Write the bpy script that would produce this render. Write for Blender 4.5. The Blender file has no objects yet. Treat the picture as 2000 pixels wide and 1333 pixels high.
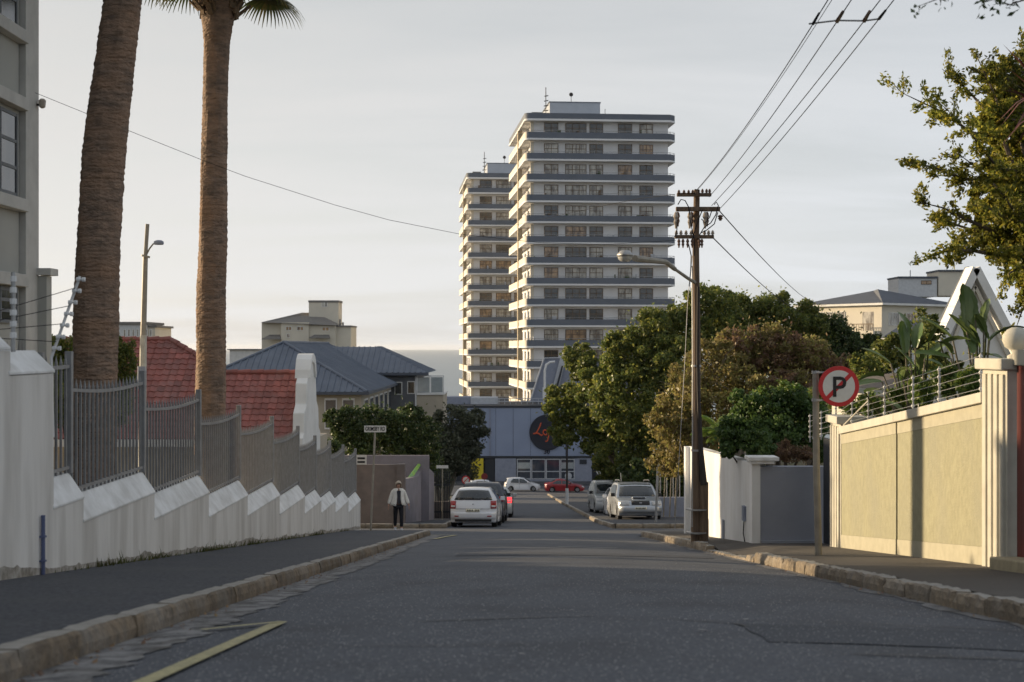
import bpy, math, random
import numpy as np
from mathutils import Vector, Matrix
R = math.radians
rnd = random.Random(7)
rng = np.random.default_rng(11)
scene = bpy.context.scene
C = scene.collection

# ------------------------------------------------------------------ camera
F = 2778.0                      # focal length in pixels of the 2000 px wide photograph
cam_d = bpy.data.cameras.new('camera')
cam = bpy.data.objects.new('camera', cam_d); C.objects.link(cam)
cam_d.sensor_width = 36; cam_d.lens = 50.0
cam.location = (0, 0, 0); cam.rotation_euler = (R(90), 0, 0)
cam_d.shift_y = 13.5/2000
cam_d.clip_start = 0.1; cam_d.clip_end = 80000
cam_d.dof.use_dof = True; cam_d.dof.focus_distance = 34; cam_d.dof.aperture_fstop = 2.8
scene.camera = cam

# ------------------------------------------------------------------ light
SUN_EL, SUN_AZ = 9.0, 63.0     # degrees; azimuth to the left of the view direction
az = R(SUN_AZ); el = R(SUN_EL)
sdir = Vector((-math.sin(az)*math.cos(el), math.cos(az)*math.cos(el), math.sin(el)))
sun_d = bpy.data.lights.new('sun', 'SUN'); sun = bpy.data.objects.new('sun', sun_d); C.objects.link(sun)
sun_d.energy = 4.2; sun_d.angle = R(0.8); sun_d.color = (1.0, 0.78, 0.50)
sun.rotation_euler = sdir.to_track_quat('Z', 'Y').to_euler()
w = bpy.data.worlds.new('World'); scene.world = w; w.use_nodes = True
nt = w.node_tree; nt.nodes.clear()
N = nt.nodes.new; Lk = nt.links.new
out = N('ShaderNodeOutputWorld'); bg = N('ShaderNodeBackground'); bg.inputs[1].default_value = 0.11
sky = N('ShaderNodeTexSky'); sky.sky_type = 'NISHITA'; sky.sun_disc = False
sky.sun_elevation = el; sky.sun_rotation = -az; sky.altitude = 20; sky.air_density = 1.0; sky.dust_density = 1.5; sky.ozone_density = 1.5
tc = N('ShaderNodeTexCoord')
sep = N('ShaderNodeSeparateXYZ'); Lk(tc.outputs['Generated'], sep.inputs[0])
# thin cloud veil: a plane-projected noise, softer towards the horizon
zc = N('ShaderNodeMath'); zc.operation = 'MAXIMUM'; zc.inputs[1].default_value = 0.0; Lk(sep.outputs[2], zc.inputs[0])
za = N('ShaderNodeMath'); za.operation = 'ADD'; za.inputs[1].default_value = 0.13; Lk(zc.outputs[0], za.inputs[0])
dv = N('ShaderNodeVectorMath'); dv.operation = 'DIVIDE'
cz = N('ShaderNodeCombineXYZ')
for i in range(3): Lk(za.outputs[0], cz.inputs[i])
Lk(tc.outputs['Generated'], dv.inputs[0]); Lk(cz.outputs[0], dv.inputs[1])
mp = N('ShaderNodeMapping'); mp.inputs['Scale'].default_value = (0.40, 0.9, 0.3); mp.inputs['Rotation'].default_value = (0, 0, R(-12)); mp.inputs['Location'].default_value = (1.3, 0.4, 0)
Lk(dv.outputs[0], mp.inputs[0])
no = N('ShaderNodeTexNoise'); no.inputs['Scale'].default_value = 1.5; no.inputs['Detail'].default_value = 7; no.inputs['Roughness'].default_value = 0.55; no.inputs['Distortion'].default_value = 0.5
Lk(mp.outputs[0], no.inputs['Vector'])
cr = N('ShaderNodeValToRGB'); cr.color_ramp.elements[0].position = 0.36; cr.color_ramp.elements[0].color = (0.68,)*3+(1,)
cr.color_ramp.elements[1].position = 0.60; cr.color_ramp.elements[1].color = (0.97,)*3+(1,)
Lk(no.outputs[0], cr.inputs[0])
# veil brightness falls with height and away from the sun
dt = N('ShaderNodeVectorMath'); dt.operation = 'DOT_PRODUCT'; dt.inputs[1].default_value = (-math.sin(az), math.cos(az), 0.0)
Lk(tc.outputs['Generated'], dt.inputs[0])
vr = N('ShaderNodeMapRange'); vr.inputs['From Min'].default_value = -0.4; vr.inputs['From Max'].default_value = 1.0
vr.inputs['To Min'].default_value = 4.6; vr.inputs['To Max'].default_value = 4.4; Lk(dt.outputs['Value'], vr.inputs[0])
hr = N('ShaderNodeMapRange'); hr.inputs['From Min'].default_value = 0.0; hr.inputs['From Max'].default_value = 0.45
hr.inputs['To Min'].default_value = 1.05; hr.inputs['To Max'].default_value = 0.66; Lk(sep.outputs[2], hr.inputs[0])
vm = N('ShaderNodeMath'); vm.operation = 'MULTIPLY'; Lk(vr.outputs[0], vm.inputs[0]); Lk(hr.outputs[0], vm.inputs[1])
vc = N('ShaderNodeMixRGB'); vc.blend_type = 'MULTIPLY'; vc.inputs[0].default_value = 1; tn = N('ShaderNodeMapRange'); tn.inputs['From Min'].default_value = -0.2; tn.inputs['From Max'].default_value = 0.72; Lk(dt.outputs['Value'], tn.inputs[0])
tm_ = N('ShaderNodeMixRGB'); tm_.inputs[1].default_value = (.88, .96, 1.06, 1); tm_.inputs[2].default_value = (1.02, 1.0, .97, 1); Lk(tn.outputs[0], tm_.inputs[0]); Lk(tm_.outputs[0], vc.inputs[1])
Lk(vm.outputs[0], vc.inputs[2])
mx = N('ShaderNodeMixRGB'); sd = N('ShaderNodeHueSaturation'); sd.inputs['Saturation'].default_value = 0.42; sd.inputs['Value'].default_value = 0.92; Lk(sky.outputs[0], sd.inputs['Color']); Lk(cr.outputs[0], mx.inputs[0]); Lk(sd.outputs[0], mx.inputs[1]); Lk(vc.outputs[0], mx.inputs[2])
Lk(mx.outputs[0], bg.inputs[0]); Lk(bg.outputs[0], out.inputs[0])
vs = scene.view_settings
vs.view_transform = 'Standard'; vs.look = 'None'; vs.exposure = 0.76; vs.gamma = 1; vs.use_curve_mapping = False
scene.render.engine = 'CYCLES'
scene.cycles.use_denoising = True
scene.cycles.max_bounces = 6; scene.cycles.transparent_max_bounces = 8
scene.cycles.sample_clamp_indirect = 6

# ------------------------------------------------------------------ helpers
def P(px, py, Y):
    """the place that the photograph shows at pixel (px, py), at distance Y"""
    return Vector(((px-1000)/F*Y, Y, -(py-680)/F*Y))

def tag(o, label=None, cat=None, group=None, kind=None):
    if label: o['label'] = label
    if cat: o['category'] = cat
    if group: o['group'] = group
    if kind: o['kind'] = kind
    return o

def thing(name, label, cat, loc=(0,0,0), rz=0, group=None, kind=None):
    o = bpy.data.objects.new(name, None); C.objects.link(o)
    o.empty_display_size = 0.3
    o.location = loc; o.rotation_euler = (0,0,rz)
    return tag(o, label, cat, group, kind)

def place(o, parent, world):
    if parent is not None:
        o.parent = parent
        if world:
            if parent.parent is None and (parent.location.length or any(parent.rotation_euler)):
                o.matrix_parent_inverse = (Matrix.Translation(parent.location) @ parent.rotation_euler.to_matrix().to_4x4()).inverted()
    return o

class MB:
    def __init__(s): s.v = []; s.f = []; s.m = []
    def add(s, vs, fs, mi=0):
        b = len(s.v); s.v += [tuple(p) for p in vs]
        for f in fs: s.f.append(tuple(i+b for i in f)); s.m.append(mi)
        return s
    def box(s, x0, x1, y0, y1, z0, z1, mi=0):
        v = [(x0,y0,z0),(x1,y0,z0),(x1,y1,z0),(x0,y1,z0),(x0,y0,z1),(x1,y0,z1),(x1,y1,z1),(x0,y1,z1)]
        return s.add(v, [(0,3,2,1),(4,5,6,7),(0,1,5,4),(1,2,6,5),(2,3,7,6),(3,0,4,7)], mi)
    def obox(s, p0, ax, ay, az_, mi=0):
        """box from corner p0 with three edge vectors"""
        p0, ax, ay, az_ = map(Vector, (p0, ax, ay, az_))
        v = [p0, p0+ax, p0+ax+ay, p0+ay, p0+az_, p0+ax+az_, p0+ax+ay+az_, p0+ay+az_]
        return s.add(v, [(0,3,2,1),(4,5,6,7),(0,1,5,4),(1,2,6,5),(2,3,7,6),(3,0,4,7)], mi)
    def prism(s, poly, d, mi=0):
        d = Vector(d); n = len(poly); a = [Vector(p) for p in poly]
        s.add(a + [p+d for p in a], [tuple(range(n))[::-1], tuple(range(n, 2*n))] + [(i, (i+1)%n, (i+1)%n+n, i+n) for i in range(n)], mi)
        return s
    def tube(s, pts, rad, seg=8, mi=0, cap=True):
        pts = [Vector(p) for p in pts]
        if not hasattr(rad, '__len__'): rad = [rad]*len(pts)
        vs = []; up = None
        for i, p in enumerate(pts):
            t = (pts[min(i+1, len(pts)-1)] - pts[max(i-1, 0)]).normalized()
            if up is None: up = Vector((0,0,1)) if abs(t.z) < .9 else Vector((1,0,0))
            a = t.cross(up).normalized(); b = a.cross(t).normalized(); up = b
            for k in range(seg):
                an = 2*math.pi*k/seg
                vs.append(p + (a*math.cos(an) + b*math.sin(an))*rad[i])
        fs = []
        for i in range(len(pts)-1):
            for k in range(seg):
                fs.append((i*seg+k, i*seg+(k+1)%seg, (i+1)*seg+(k+1)%seg, (i+1)*seg+k))
        if cap: fs += [tuple(range(seg))[::-1], tuple(range((len(pts)-1)*seg, len(pts)*seg))]
        return s.add(vs, fs, mi)
    def lathe(s, prof, c=(0,0,0), seg=16, axis='Z', mi=0):
        vs = []; fs = []
        for r, h in prof:
            for k in range(seg):
                a = 2*math.pi*k/seg
                q = (r*math.cos(a), r*math.sin(a), h)
                if axis == 'Y': q = (q[0], h, q[1])
                if axis == 'X': q = (h, q[0], q[1])
                vs.append((q[0]+c[0], q[1]+c[1], q[2]+c[2]))
        for i in range(len(prof)-1):
            for k in range(seg):
                fs.append((i*seg+k, i*seg+(k+1)%seg, (i+1)*seg+(k+1)%seg, (i+1)*seg+k))
        return s.add(vs, fs, mi)
    def mesh(s, name, mats, smooth=False):
        me = bpy.data.meshes.new(name); me.from_pydata(s.v, [], s.f)
        if not isinstance(mats, (list, tuple)): mats = [mats]
        for m in mats: me.materials.append(m)
        if len(mats) > 1: me.polygons.foreach_set('material_index', s.m)
        if smooth: me.polygons.foreach_set('use_smooth', [True]*len(me.polygons))
        me.update(); return me
    def build(s, name, mats, parent=None, world=True, smooth=False, bevel=0, seg=2, fix=True):
        me = s.mesh(name, mats, smooth)
        if fix:
            import bmesh
            bm = bmesh.new(); bm.from_mesh(me); bmesh.ops.recalc_face_normals(bm, faces=bm.faces); bm.to_mesh(me); bm.free()
        o = bpy.data.objects.new(name, me); C.objects.link(o); place(o, parent, world)
        if bevel:
            b = o.modifiers.new('bevel', 'BEVEL'); b.width = bevel; b.segments = seg; b.limit_method = 'ANGLE'; b.angle_limit = R(35)
        return o

def inst(name, me, parent, loc=(0,0,0), rot=(0,0,0), sc=(1,1,1), world=True):
    o = bpy.data.objects.new(name, me); C.objects.link(o); place(o, parent, world)
    o.location = loc; o.rotation_euler = rot; o.scale = sc
    return o

def copy_tree(o, parent=None):
    c = o.copy(); C.objects.link(c); c.parent = parent
    if parent is not None: c.matrix_parent_inverse = o.matrix_parent_inverse.copy()
    for ch in list(o.children): copy_tree(ch, c)
    return c

# ------------------------------------------------------------------ materials
def mat(name, col, col2=None, scale=3.0, rough=0.8, bump=0.0, bscale=60.0, metal=0.0, mixlo=0.35, mixhi=0.7, stretch=(1,1,1),
        col3=None, scale3=0.6, spec=0.4, coat=0.0, detail=5, amt3=0.5, bdist=0.01, island=0.0):
    m = bpy.data.materials.new(name); m.use_nodes = True; t = m.node_tree; n = t.nodes; l = t.links
    b = n['Principled BSDF']; b.inputs['Roughness'].default_value = rough; b.inputs['Metallic'].default_value = metal
    b.inputs['Specular IOR Level'].default_value = spec; b.inputs['Coat Weight'].default_value = coat
    g = n.new('ShaderNodeNewGeometry')
    mpn = n.new('ShaderNodeMapping'); mpn.inputs['Scale'].default_value = stretch; l.new(g.outputs['Position'], mpn.inputs[0])
    src = None
    if col2 is None: col2 = tuple(c*0.82 for c in col)
    ns = n.new('ShaderNodeTexNoise'); ns.inputs['Scale'].default_value = scale; ns.inputs['Detail'].default_value = detail; ns.inputs['Roughness'].default_value = .6
    l.new(mpn.outputs[0], ns.inputs['Vector'])
    mr = n.new('ShaderNodeMapRange'); mr.inputs['From Min'].default_value = mixlo; mr.inputs['From Max'].default_value = mixhi; l.new(ns.outputs[0], mr.inputs[0])
    mi = n.new('ShaderNodeMixRGB'); mi.inputs[1].default_value = (*col, 1); mi.inputs[2].default_value = (*col2, 1); l.new(mr.outputs[0], mi.inputs[0])
    src = mi.outputs[0]
    if col3 is not None:
        n3 = n.new('ShaderNodeTexNoise'); n3.inputs['Scale'].default_value = scale3; n3.inputs['Detail'].default_value = 6; l.new(mpn.outputs[0], n3.inputs['Vector'])
        r3 = n.new('ShaderNodeMapRange'); r3.inputs['From Min'].default_value = .45; r3.inputs['From Max'].default_value = .75; r3.inputs['To Max'].default_value = amt3; l.new(n3.outputs[0], r3.inputs[0])
        m3 = n.new('ShaderNodeMixRGB'); m3.inputs[2].default_value = (*col3, 1); l.new(r3.outputs[0], m3.inputs[0]); l.new(src, m3.inputs[1]); src = m3.outputs[0]
    if island:
        hs = n.new('ShaderNodeHueSaturation'); l.new(src, hs.inputs['Color'])
        rr = n.new('ShaderNodeMapRange'); rr.inputs['To Min'].default_value = 1-island; rr.inputs['To Max'].default_value = 1+island
        oi = n.new('ShaderNodeObjectInfo'); l.new(oi.outputs['Random'], rr.inputs[0]); l.new(rr.outputs[0], hs.inputs['Value']); src = hs.outputs[0]
    l.new(src, b.inputs['Base Color'])
    if bump:
        nb = n.new('ShaderNodeTexNoise'); nb.inputs['Scale'].default_value = bscale; nb.inputs['Detail'].default_value = 6; l.new(mpn.outputs[0], nb.inputs['Vector'])
        bp = n.new('ShaderNodeBump'); bp.inputs['Strength'].default_value = bump; bp.inputs['Distance'].default_value = bdist; l.new(nb.outputs[0], bp.inputs['Height'])
        l.new(bp.outputs[0], b.inputs['Normal'])
    return m

def leafmat(name, ca, cb, cc=None, trans=0.35, rough=0.45):
    m = bpy.data.materials.new(name); m.use_nodes = True; t = m.node_tree; n = t.nodes; l = t.links
    b = n['Principled BSDF']; b.inputs['Roughness'].default_value = rough; b.inputs['Specular IOR Level'].default_value = .35
    g = n.new('ShaderNodeNewGeometry')
    r = n.new('ShaderNodeValToRGB'); e = r.color_ramp.elements
    e[0].position = 0; e[0].color = (*ca, 1); e[1].position = 1; e[1].color = (*(cc or cb), 1)
    k = r.color_ramp.elements.new(.55); k.color = (*cb, 1)
    l.new(g.outputs['Random Per Island'], r.inputs[0])
    ns = n.new('ShaderNodeTexNoise'); ns.inputs['Scale'].default_value = .8; l.new(g.outputs['Position'], ns.inputs['Vector'])
    mr = n.new('ShaderNodeMapRange'); mr.inputs['From Min'].default_value = .3; mr.inputs['From Max'].default_value = .7; mr.inputs['To Min'].default_value = .7; mr.inputs['To Max'].default_value = 1.3; l.new(ns.outputs[0], mr.inputs[0])
    hs = n.new('ShaderNodeHueSaturation'); l.new(r.outputs[0], hs.inputs['Color']); l.new(mr.outputs[0], hs.inputs['Value'])
    l.new(hs.outputs[0], b.inputs['Base Color'])
    tr = n.new('ShaderNodeBsdfTranslucent'); l.new(hs.outputs[0], tr.inputs[0])
    ms = n.new('ShaderNodeMixShader'); ms.inputs[0].default_value = trans
    l.new(b.outputs[0], ms.inputs[1]); l.new(tr.outputs[0], ms.inputs[2]); l.new(ms.outputs[0], n['Material Output'].inputs[0])
    return m

M = {}
M['asphalt'] = mat('asphalt', (.056,.063,.080), (.118,.127,.146), scale=38, rough=.80, bump=1.0, bscale=55, col3=(.036,.039,.048), scale3=1.1, amt3=.75, bdist=.01, spec=.5, mixlo=.44, mixhi=.68, stretch=(1,.7,1), detail=3)
M['asphalt_path'] = mat('asphalt_path', (.034,.037,.047), (.085,.088,.10), mixlo=.42, mixhi=.65, scale=24, rough=.85, bump=.5, bscale=90, col3=(.085,.085,.085), scale3=.9, amt3=.5, bdist=.008)
M['asphalt_brown'] = mat('asphalt_brown', (.085,.075,.066), (.065,.058,.052), scale=30, rough=.9, bump=.4, bscale=90, col3=(.12,.11,.10), scale3=.8, amt3=.4)
M['tar'] = mat('tar', (.020,.020,.023), rough=.6)
M['soil'] = mat('soil', (.10,.085,.055), (.06,.07,.03), scale=.5, rough=.95, bump=.3, bscale=20)
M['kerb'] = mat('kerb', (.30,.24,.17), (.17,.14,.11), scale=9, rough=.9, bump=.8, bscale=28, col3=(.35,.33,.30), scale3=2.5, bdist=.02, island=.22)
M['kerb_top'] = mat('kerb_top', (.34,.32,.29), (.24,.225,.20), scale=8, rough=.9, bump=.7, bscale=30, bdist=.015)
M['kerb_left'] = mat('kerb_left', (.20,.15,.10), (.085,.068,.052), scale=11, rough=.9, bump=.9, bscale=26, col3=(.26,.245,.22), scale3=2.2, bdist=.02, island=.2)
M['gutter'] = mat('gutter', (.25,.245,.245), (.085,.085,.09), mixlo=.4, mixhi=.62, scale=6, rough=.9, bump=.8, bscale=30, bdist=.02, col3=(.10,.085,.06), scale3=3)
M['yellow_paint'] = mat('yellow_paint', (.47,.42,.23), (.12,.115,.10), scale=26, rough=.75, bump=.4, mixlo=.50, mixhi=.72, col3=(.30,.27,.17), scale3=5, amt3=.7)
M['white_paint'] = mat('white_paint', (.45,.45,.44), (.16,.16,.17), scale=22, rough=.7, mixlo=.4, mixhi=.6)
M['white_wall'] = mat('white_wall', (.72,.695,.66), (.58,.55,.51), scale=1.6, rough=.88, bump=.35, bscale=30, col3=(.36,.335,.30), scale3=3.2, amt3=.42, stretch=(1,1,.16), bdist=.01)
M['wall_dirt'] = mat('wall_dirt', (.20,.175,.14), (.46,.43,.39), scale=9, rough=.95, bump=.5, bscale=40)
M['grit'] = mat('grit', (.34,.34,.345), (.16,.16,.17), scale=60, rough=.8)
M['plant_grey'] = mat('plant_grey', (.40,.43,.48), (.34,.37,.42), scale=.5, rough=.85)
M['leaf_creeper'] = leafmat('leaf_creeper', (.045,.085,.026), (.078,.135,.036), (.14,.20,.05), trans=.35)
M['old_asphalt'] = mat('old_asphalt', (.050,.056,.070), (.088,.094,.108), scale=50, rough=.88, bump=.8, bscale=70, mixlo=.42, mixhi=.6)
M['white_coping'] = mat('white_coping', (.80,.80,.80), (.66,.655,.64), scale=4, rough=.8, bump=.25, col3=(.36,.34,.31), scale3=3.2, amt3=.5)
M['white_wall_r'] = mat('white_wall_r', (.80,.80,.80), (.66,.65,.63), scale=1.5, rough=.85, bump=.15, bscale=40, stretch=(1,1,.4), col3=(.5,.48,.45), scale3=1.2, amt3=.3)
M['grey_wall_r'] = mat('grey_wall_r', (.32,.335,.385), (.28,.295,.34), scale=1.5, rough=.9, bump=.15, bscale=40)
M['olive_wall'] = mat('olive_wall', (.34,.325,.22), (.27,.26,.175), scale=14, rough=.92, bump=.9, bscale=55, col3=(.27,.265,.205), scale3=1.3, amt3=.7, bdist=.012, stretch=(1,1,.6))
M['cream_band'] = mat('cream_band', (.42,.395,.30), (.35,.33,.25), scale=5, rough=.85, bump=.15)
M['cream_trim'] = mat('cream_trim', (.52,.50,.43), (.43,.41,.35), scale=4, rough=.8, bump=.12)
M['fence_metal'] = mat('fence_metal', (.285,.285,.29), (.215,.212,.212), scale=6, rough=.5, metal=.25, spec=.5)
M['pole_metal'] = mat('pole_metal', (.33,.30,.25), (.23,.21,.18), scale=5, rough=.6, metal=.2)
M['galv'] = mat('galv', (.42,.42,.42), (.33,.33,.33), scale=8, rough=.45, metal=.5)
M['white_metal'] = mat('white_metal', (.75,.75,.75), rough=.45)
M['sleeve'] = mat('sleeve', (.55,.53,.47), (.40,.38,.33), scale=7, rough=.7)
M['wood_pole'] = mat('wood_pole', (.20,.14,.095), (.09,.065,.05), scale=14, rough=.9, bump=.7, bscale=40, stretch=(1,1,.08), bdist=.02)
M['creosote'] = mat('creosote', (.030,.026,.026), (.055,.045,.04), scale=14, rough=.8, bump=.5, bscale=40, stretch=(1,1,.08))
M['porcelain'] = mat('porcelain', (.42,.36,.30), rough=.3)
M['porcelain_dark'] = mat('porcelain_dark', (.15,.085,.06), rough=.3)
M['cable'] = mat('cable', (.03,.03,.033), rough=.9, spec=.05)
M['palm_bark'] = mat('palm_bark', (.31,.21,.15), (.12,.09,.07), scale=5, rough=.95, bump=1.0, bscale=14, stretch=(1,1,2.2), col3=(.32,.19,.115), scale3=1.6, amt3=.7, bdist=.04)
M['palm_thatch'] = mat('palm_thatch', (.21,.14,.085), (.10,.075,.05), scale=20, rough=.95, bump=.8, bscale=60)
M['bark'] = mat('bark', (.12,.095,.07), (.07,.055,.045), scale=10, rough=.95, bump=.8, bscale=30)
M['bark_pale'] = mat('bark_pale', (.26,.23,.18), (.15,.13,.10), scale=10, rough=.95, bump=.6, bscale=30)
M['leaf_dark'] = leafmat('leaf_dark', (.036,.062,.024), (.058,.092,.03), (.105,.135,.035), trans=.3)
M['leaf_mid'] = leafmat('leaf_mid', (.075,.11,.036), (.15,.185,.046), (.28,.27,.058), trans=.48)
M['leaf_gold'] = leafmat('leaf_gold', (.18,.145,.062), (.31,.25,.09), (.26,.27,.075), trans=.48)
M['leaf_dry'] = leafmat('leaf_dry', (.16,.10,.075), (.25,.15,.09), (.30,.21,.10), trans=.35)
M['leaf_sky'] = leafmat('leaf_sky', (.085,.11,.024), (.23,.24,.038), (.38,.32,.055), trans=.58)
M['leaf_fresh'] = leafmat('leaf_fresh', (.065,.13,.028), (.13,.21,.04), (.24,.28,.06), trans=.4)
M['leaf_grey'] = leafmat('leaf_grey', (.065,.078,.052), (.095,.105,.068), (.13,.14,.085), trans=.25)
M['leaf_palm'] = leafmat('leaf_palm', (.045,.065,.02), (.07,.085,.025), (.14,.115,.04), trans=.3)
M['leaf_banana'] = mat('leaf_banana', (.085,.15,.04), (.17,.22,.075), scale=2, rough=.35, spec=.5, bump=.4, bscale=9)
M['leaf_red'] = mat('leaf_red', (.12,.035,.03), (.07,.03,.025), scale=3, rough=.5)
M['grass'] = leafmat('grass_blades', (.05,.07,.02), (.09,.10,.03), (.14,.12,.05))
M['tower_white'] = mat('tower_white', (.76,.76,.77), (.68,.68,.69), scale=.4, rough=.8, col3=(.5,.49,.48), scale3=.15, amt3=.3, stretch=(1,1,.3))
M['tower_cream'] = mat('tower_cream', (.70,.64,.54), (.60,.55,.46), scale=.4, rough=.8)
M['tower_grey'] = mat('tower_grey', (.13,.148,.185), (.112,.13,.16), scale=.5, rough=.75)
M['tower_fin'] = mat('tower_fin', (.50,.42,.30), rough=.8)
M['win_frame'] = mat('win_frame', (.13,.085,.05), rough=.6)
def glass(name, c1, c2, sc=1.2, rough=.08):
    return mat(name, c1, c2, scale=sc, rough=rough, spec=.8, mixlo=.4, mixhi=.6, stretch=(1.5,1.5,.5), bump=.12, bscale=1.5, bdist=.05)
M['glass_dark'] = glass('glass_dark', (.03,.035,.04), (.07,.06,.05))
M['glass_curtain'] = glass('glass_curtain', (.52,.49,.43), (.16,.14,.12), rough=.2)
M['glass_warm_glint'] = glass('glass_warm_glint', (.46,.29,.15), (.12,.08,.055), rough=.15)  # warm reflections and glints painted into the pane colour
M['glass_blue'] = glass('glass_blue', (.04,.05,.07), (.06,.07,.09))
M['glass_clear'] = mat('glass_clear', (.35,.40,.42), rough=.1, spec=.8)
M['gym_wall'] = mat('gym_wall', (.27,.32,.44), (.235,.28,.39), scale=.3, rough=.85)
M['gym_light'] = mat('gym_light', (.50,.52,.56), rough=.8)
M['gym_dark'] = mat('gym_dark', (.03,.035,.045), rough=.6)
M['gym_plinth'] = mat('gym_plinth', (.27,.295,.37), rough=.85)
M['sign_disc'] = mat('sign_disc', (.014,.018,.032), rough=.5)
M['orange'] = mat('orange', (.62,.10,.035), rough=.5)
M['yellow_panel'] = mat('yellow_panel', (.66,.52,.03), rough=.6)
M['red_tile'] = mat('red_tile', (.30,.098,.080), (.20,.070,.060), scale=3, rough=.6, bump=.3, bscale=30, island=.22, col3=(.20,.12,.11), scale3=1.3, amt3=.7)
M['blue_roof'] = mat('blue_roof', (.13,.155,.20), (.10,.12,.16), scale=1.2, rough=.55, metal=.1, col3=(.17,.19,.23), scale3=.4)
M['house_cream'] = mat('house_cream', (.47,.41,.32), (.40,.35,.28), scale=1, rough=.9)
M['house_grey'] = mat('house_grey', (.15,.155,.165), rough=.9)
M['house_white'] = mat('house_white', (.78,.77,.75), (.66,.65,.62), scale=1.2, rough=.85, bump=.1)
M['apt_cream'] = mat('apt_cream', (.66,.61,.51), (.57,.53,.45), scale=.4, rough=.9)
M['apt_white'] = mat('apt_white', (.60,.61,.62), rough=.9)
M['apt_roof'] = mat('apt_roof', (.20,.19,.18), rough=.9)
M['slate'] = mat('slate', (.09,.10,.125), (.07,.08,.10), scale=1, rough=.7)
M['brown_roof'] = mat('brown_roof', (.20,.16,.13), (.13,.11,.09), scale=6, rough=.9, bump=.3, bscale=20)
M['brown_wall'] = mat('brown_wall', (.23,.19,.175), (.17,.145,.135), scale=2.5, rough=.92, bump=.4, bscale=30, col3=(.11,.095,.09), scale3=1.2, amt3=.55)
M['mauve_wall'] = mat('mauve_wall', (.27,.245,.27), (.22,.20,.215), scale=2, rough=.92, bump=.3, bscale=30)
M['left_bldg'] = mat('left_bldg', (.42,.42,.39), (.37,.37,.345), scale=1, rough=.85, bump=.1)
M['left_bldg_trim'] = mat('left_bldg_trim', (.55,.54,.51), rough=.85, bump=.1)
M['left_bldg_dark'] = mat('left_bldg_dark', (.20,.21,.22), rough=.85)
M['red_gate'] = mat('red_gate', (.17,.022,.015), (.10,.015,.012), scale=6, rough=.5, stretch=(1,1,.2))
M['brick_orange'] = mat('brick_orange', (.42,.17,.08), (.30,.12,.06), scale=8, rough=.9, bump=.4)
M['stone_step'] = mat('stone_step', (.44,.38,.25), (.34,.29,.2), scale=7, rough=.9, bump=.5, bscale=25)
M['blue_pipe'] = mat('blue_pipe', (.10,.12,.22), rough=.6)
M['sign_red'] = mat('sign_red', (.55,.022,.030), (.46,.025,.028), scale=6, rough=.45)
M['sign_faded'] = mat('sign_faded', (.26,.035,.04), (.16,.03,.035), scale=8, rough=.6)
M['sign_white'] = mat('sign_white', (.66,.65,.62), (.57,.56,.53), scale=8, rough=.5)
M['black'] = mat('black_paint', (.012,.012,.014), rough=.5)
M['sea'] = mat('sea_water', (.15,.19,.21), (.11,.15,.17), scale=.006, rough=.34, spec=.4, bump=.12, bscale=.10, bdist=.5, stretch=(.4,1,1))
M['tyre'] = mat('tyre', (.018,.018,.02), rough=.85)
M['rim'] = mat('rim', (.45,.46,.48), rough=.3, metal=.8)
M['lamp_red'] = mat('lamp_red', (.38,.02,.02), (.25,.015,.02), scale=20, rough=.15, coat=.5)
M['lamp_clear'] = mat('lamp_clear', (.60,.60,.58), (.42,.42,.42), scale=14, rough=.12, coat=.5)
M['car_white'] = mat('car_white', (.74,.75,.78), (.70,.71,.74), scale=1, rough=.3, coat=.7)
M['car_silver'] = mat('car_silver', (.46,.49,.53), (.42,.45,.49), scale=1, rough=.32, metal=.5, coat=.7)
M['car_pale'] = mat('car_pale', (.50,.53,.55), rough=.35, metal=.3, coat=.6)
M['car_dark'] = mat('car_dark', (.035,.040,.055), rough=.3, coat=.7)
M['car_red'] = mat('car_red', (.30,.012,.018), rough=.3, coat=.7)
M['car_black'] = mat('car_black', (.02,.02,.022), rough=.55)
M['car_glass'] = mat('car_glass', (.015,.02,.025), (.03,.035,.04), scale=2, rough=.06, spec=.9)
M['plate'] = mat('plate', (.78,.75,.60), rough=.5)
M['skin'] = mat('skin', (.50,.29,.21), rough=.6)
M['hair'] = mat('hair', (.50,.42,.33), (.36,.29,.22), scale=40, rough=.6)
M['jacket'] = mat('jacket', (.84,.80,.73), (.74,.70,.64), scale=12, rough=.9, bump=.3)
M['trousers'] = mat('trousers', (.018,.018,.024), rough=.85)
M['scarf'] = mat('scarf', (.04,.04,.05), rough=.9)
M['shoe'] = mat('shoe', (.62,.62,.64), rough=.6)
M['banner_green'] = mat('banner_green', (.32,.50,.05), (.10,.30,.22), scale=1.5, rough=.6)
M['render_white'] = mat('render_white', (.8,.8,.8), rough=.8)

def emis(name, col, s):
    m = bpy.data.materials.new(name); m.use_nodes = True
    b = m.node_tree.nodes['Principled BSDF']; b.inputs['Base Color'].default_value = (*col,1)
    b.inputs['Emission Color'].default_value = (*col,1); b.inputs['Emission Strength'].default_value = s; return m
M['brake_lit'] = emis('brake_lit', (1.0,.05,.06), .9)

# ------------------------------------------------------------------ the lie of the land
GY = [(-120,13.0),(-40,3.7),(0,-.85),(45,-5.87),(62,-7.62),(110,-11.95),(150,-15.45),(160,-15.95),(176,-16.2),(260,-21),(420,-41),(600,-46)]
def G(y):
    for (a, za_), (b, zb) in zip(GY, GY[1:]):
        if y <= b: return za_ + (zb-za_)*(y-a)/(b-a)
    return GY[-1][1]
XL, XR = -2.42, 3.65            # kerb faces
WL, WR = -4.85, 5.60            # street faces of the two walls
KH = .15
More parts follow.
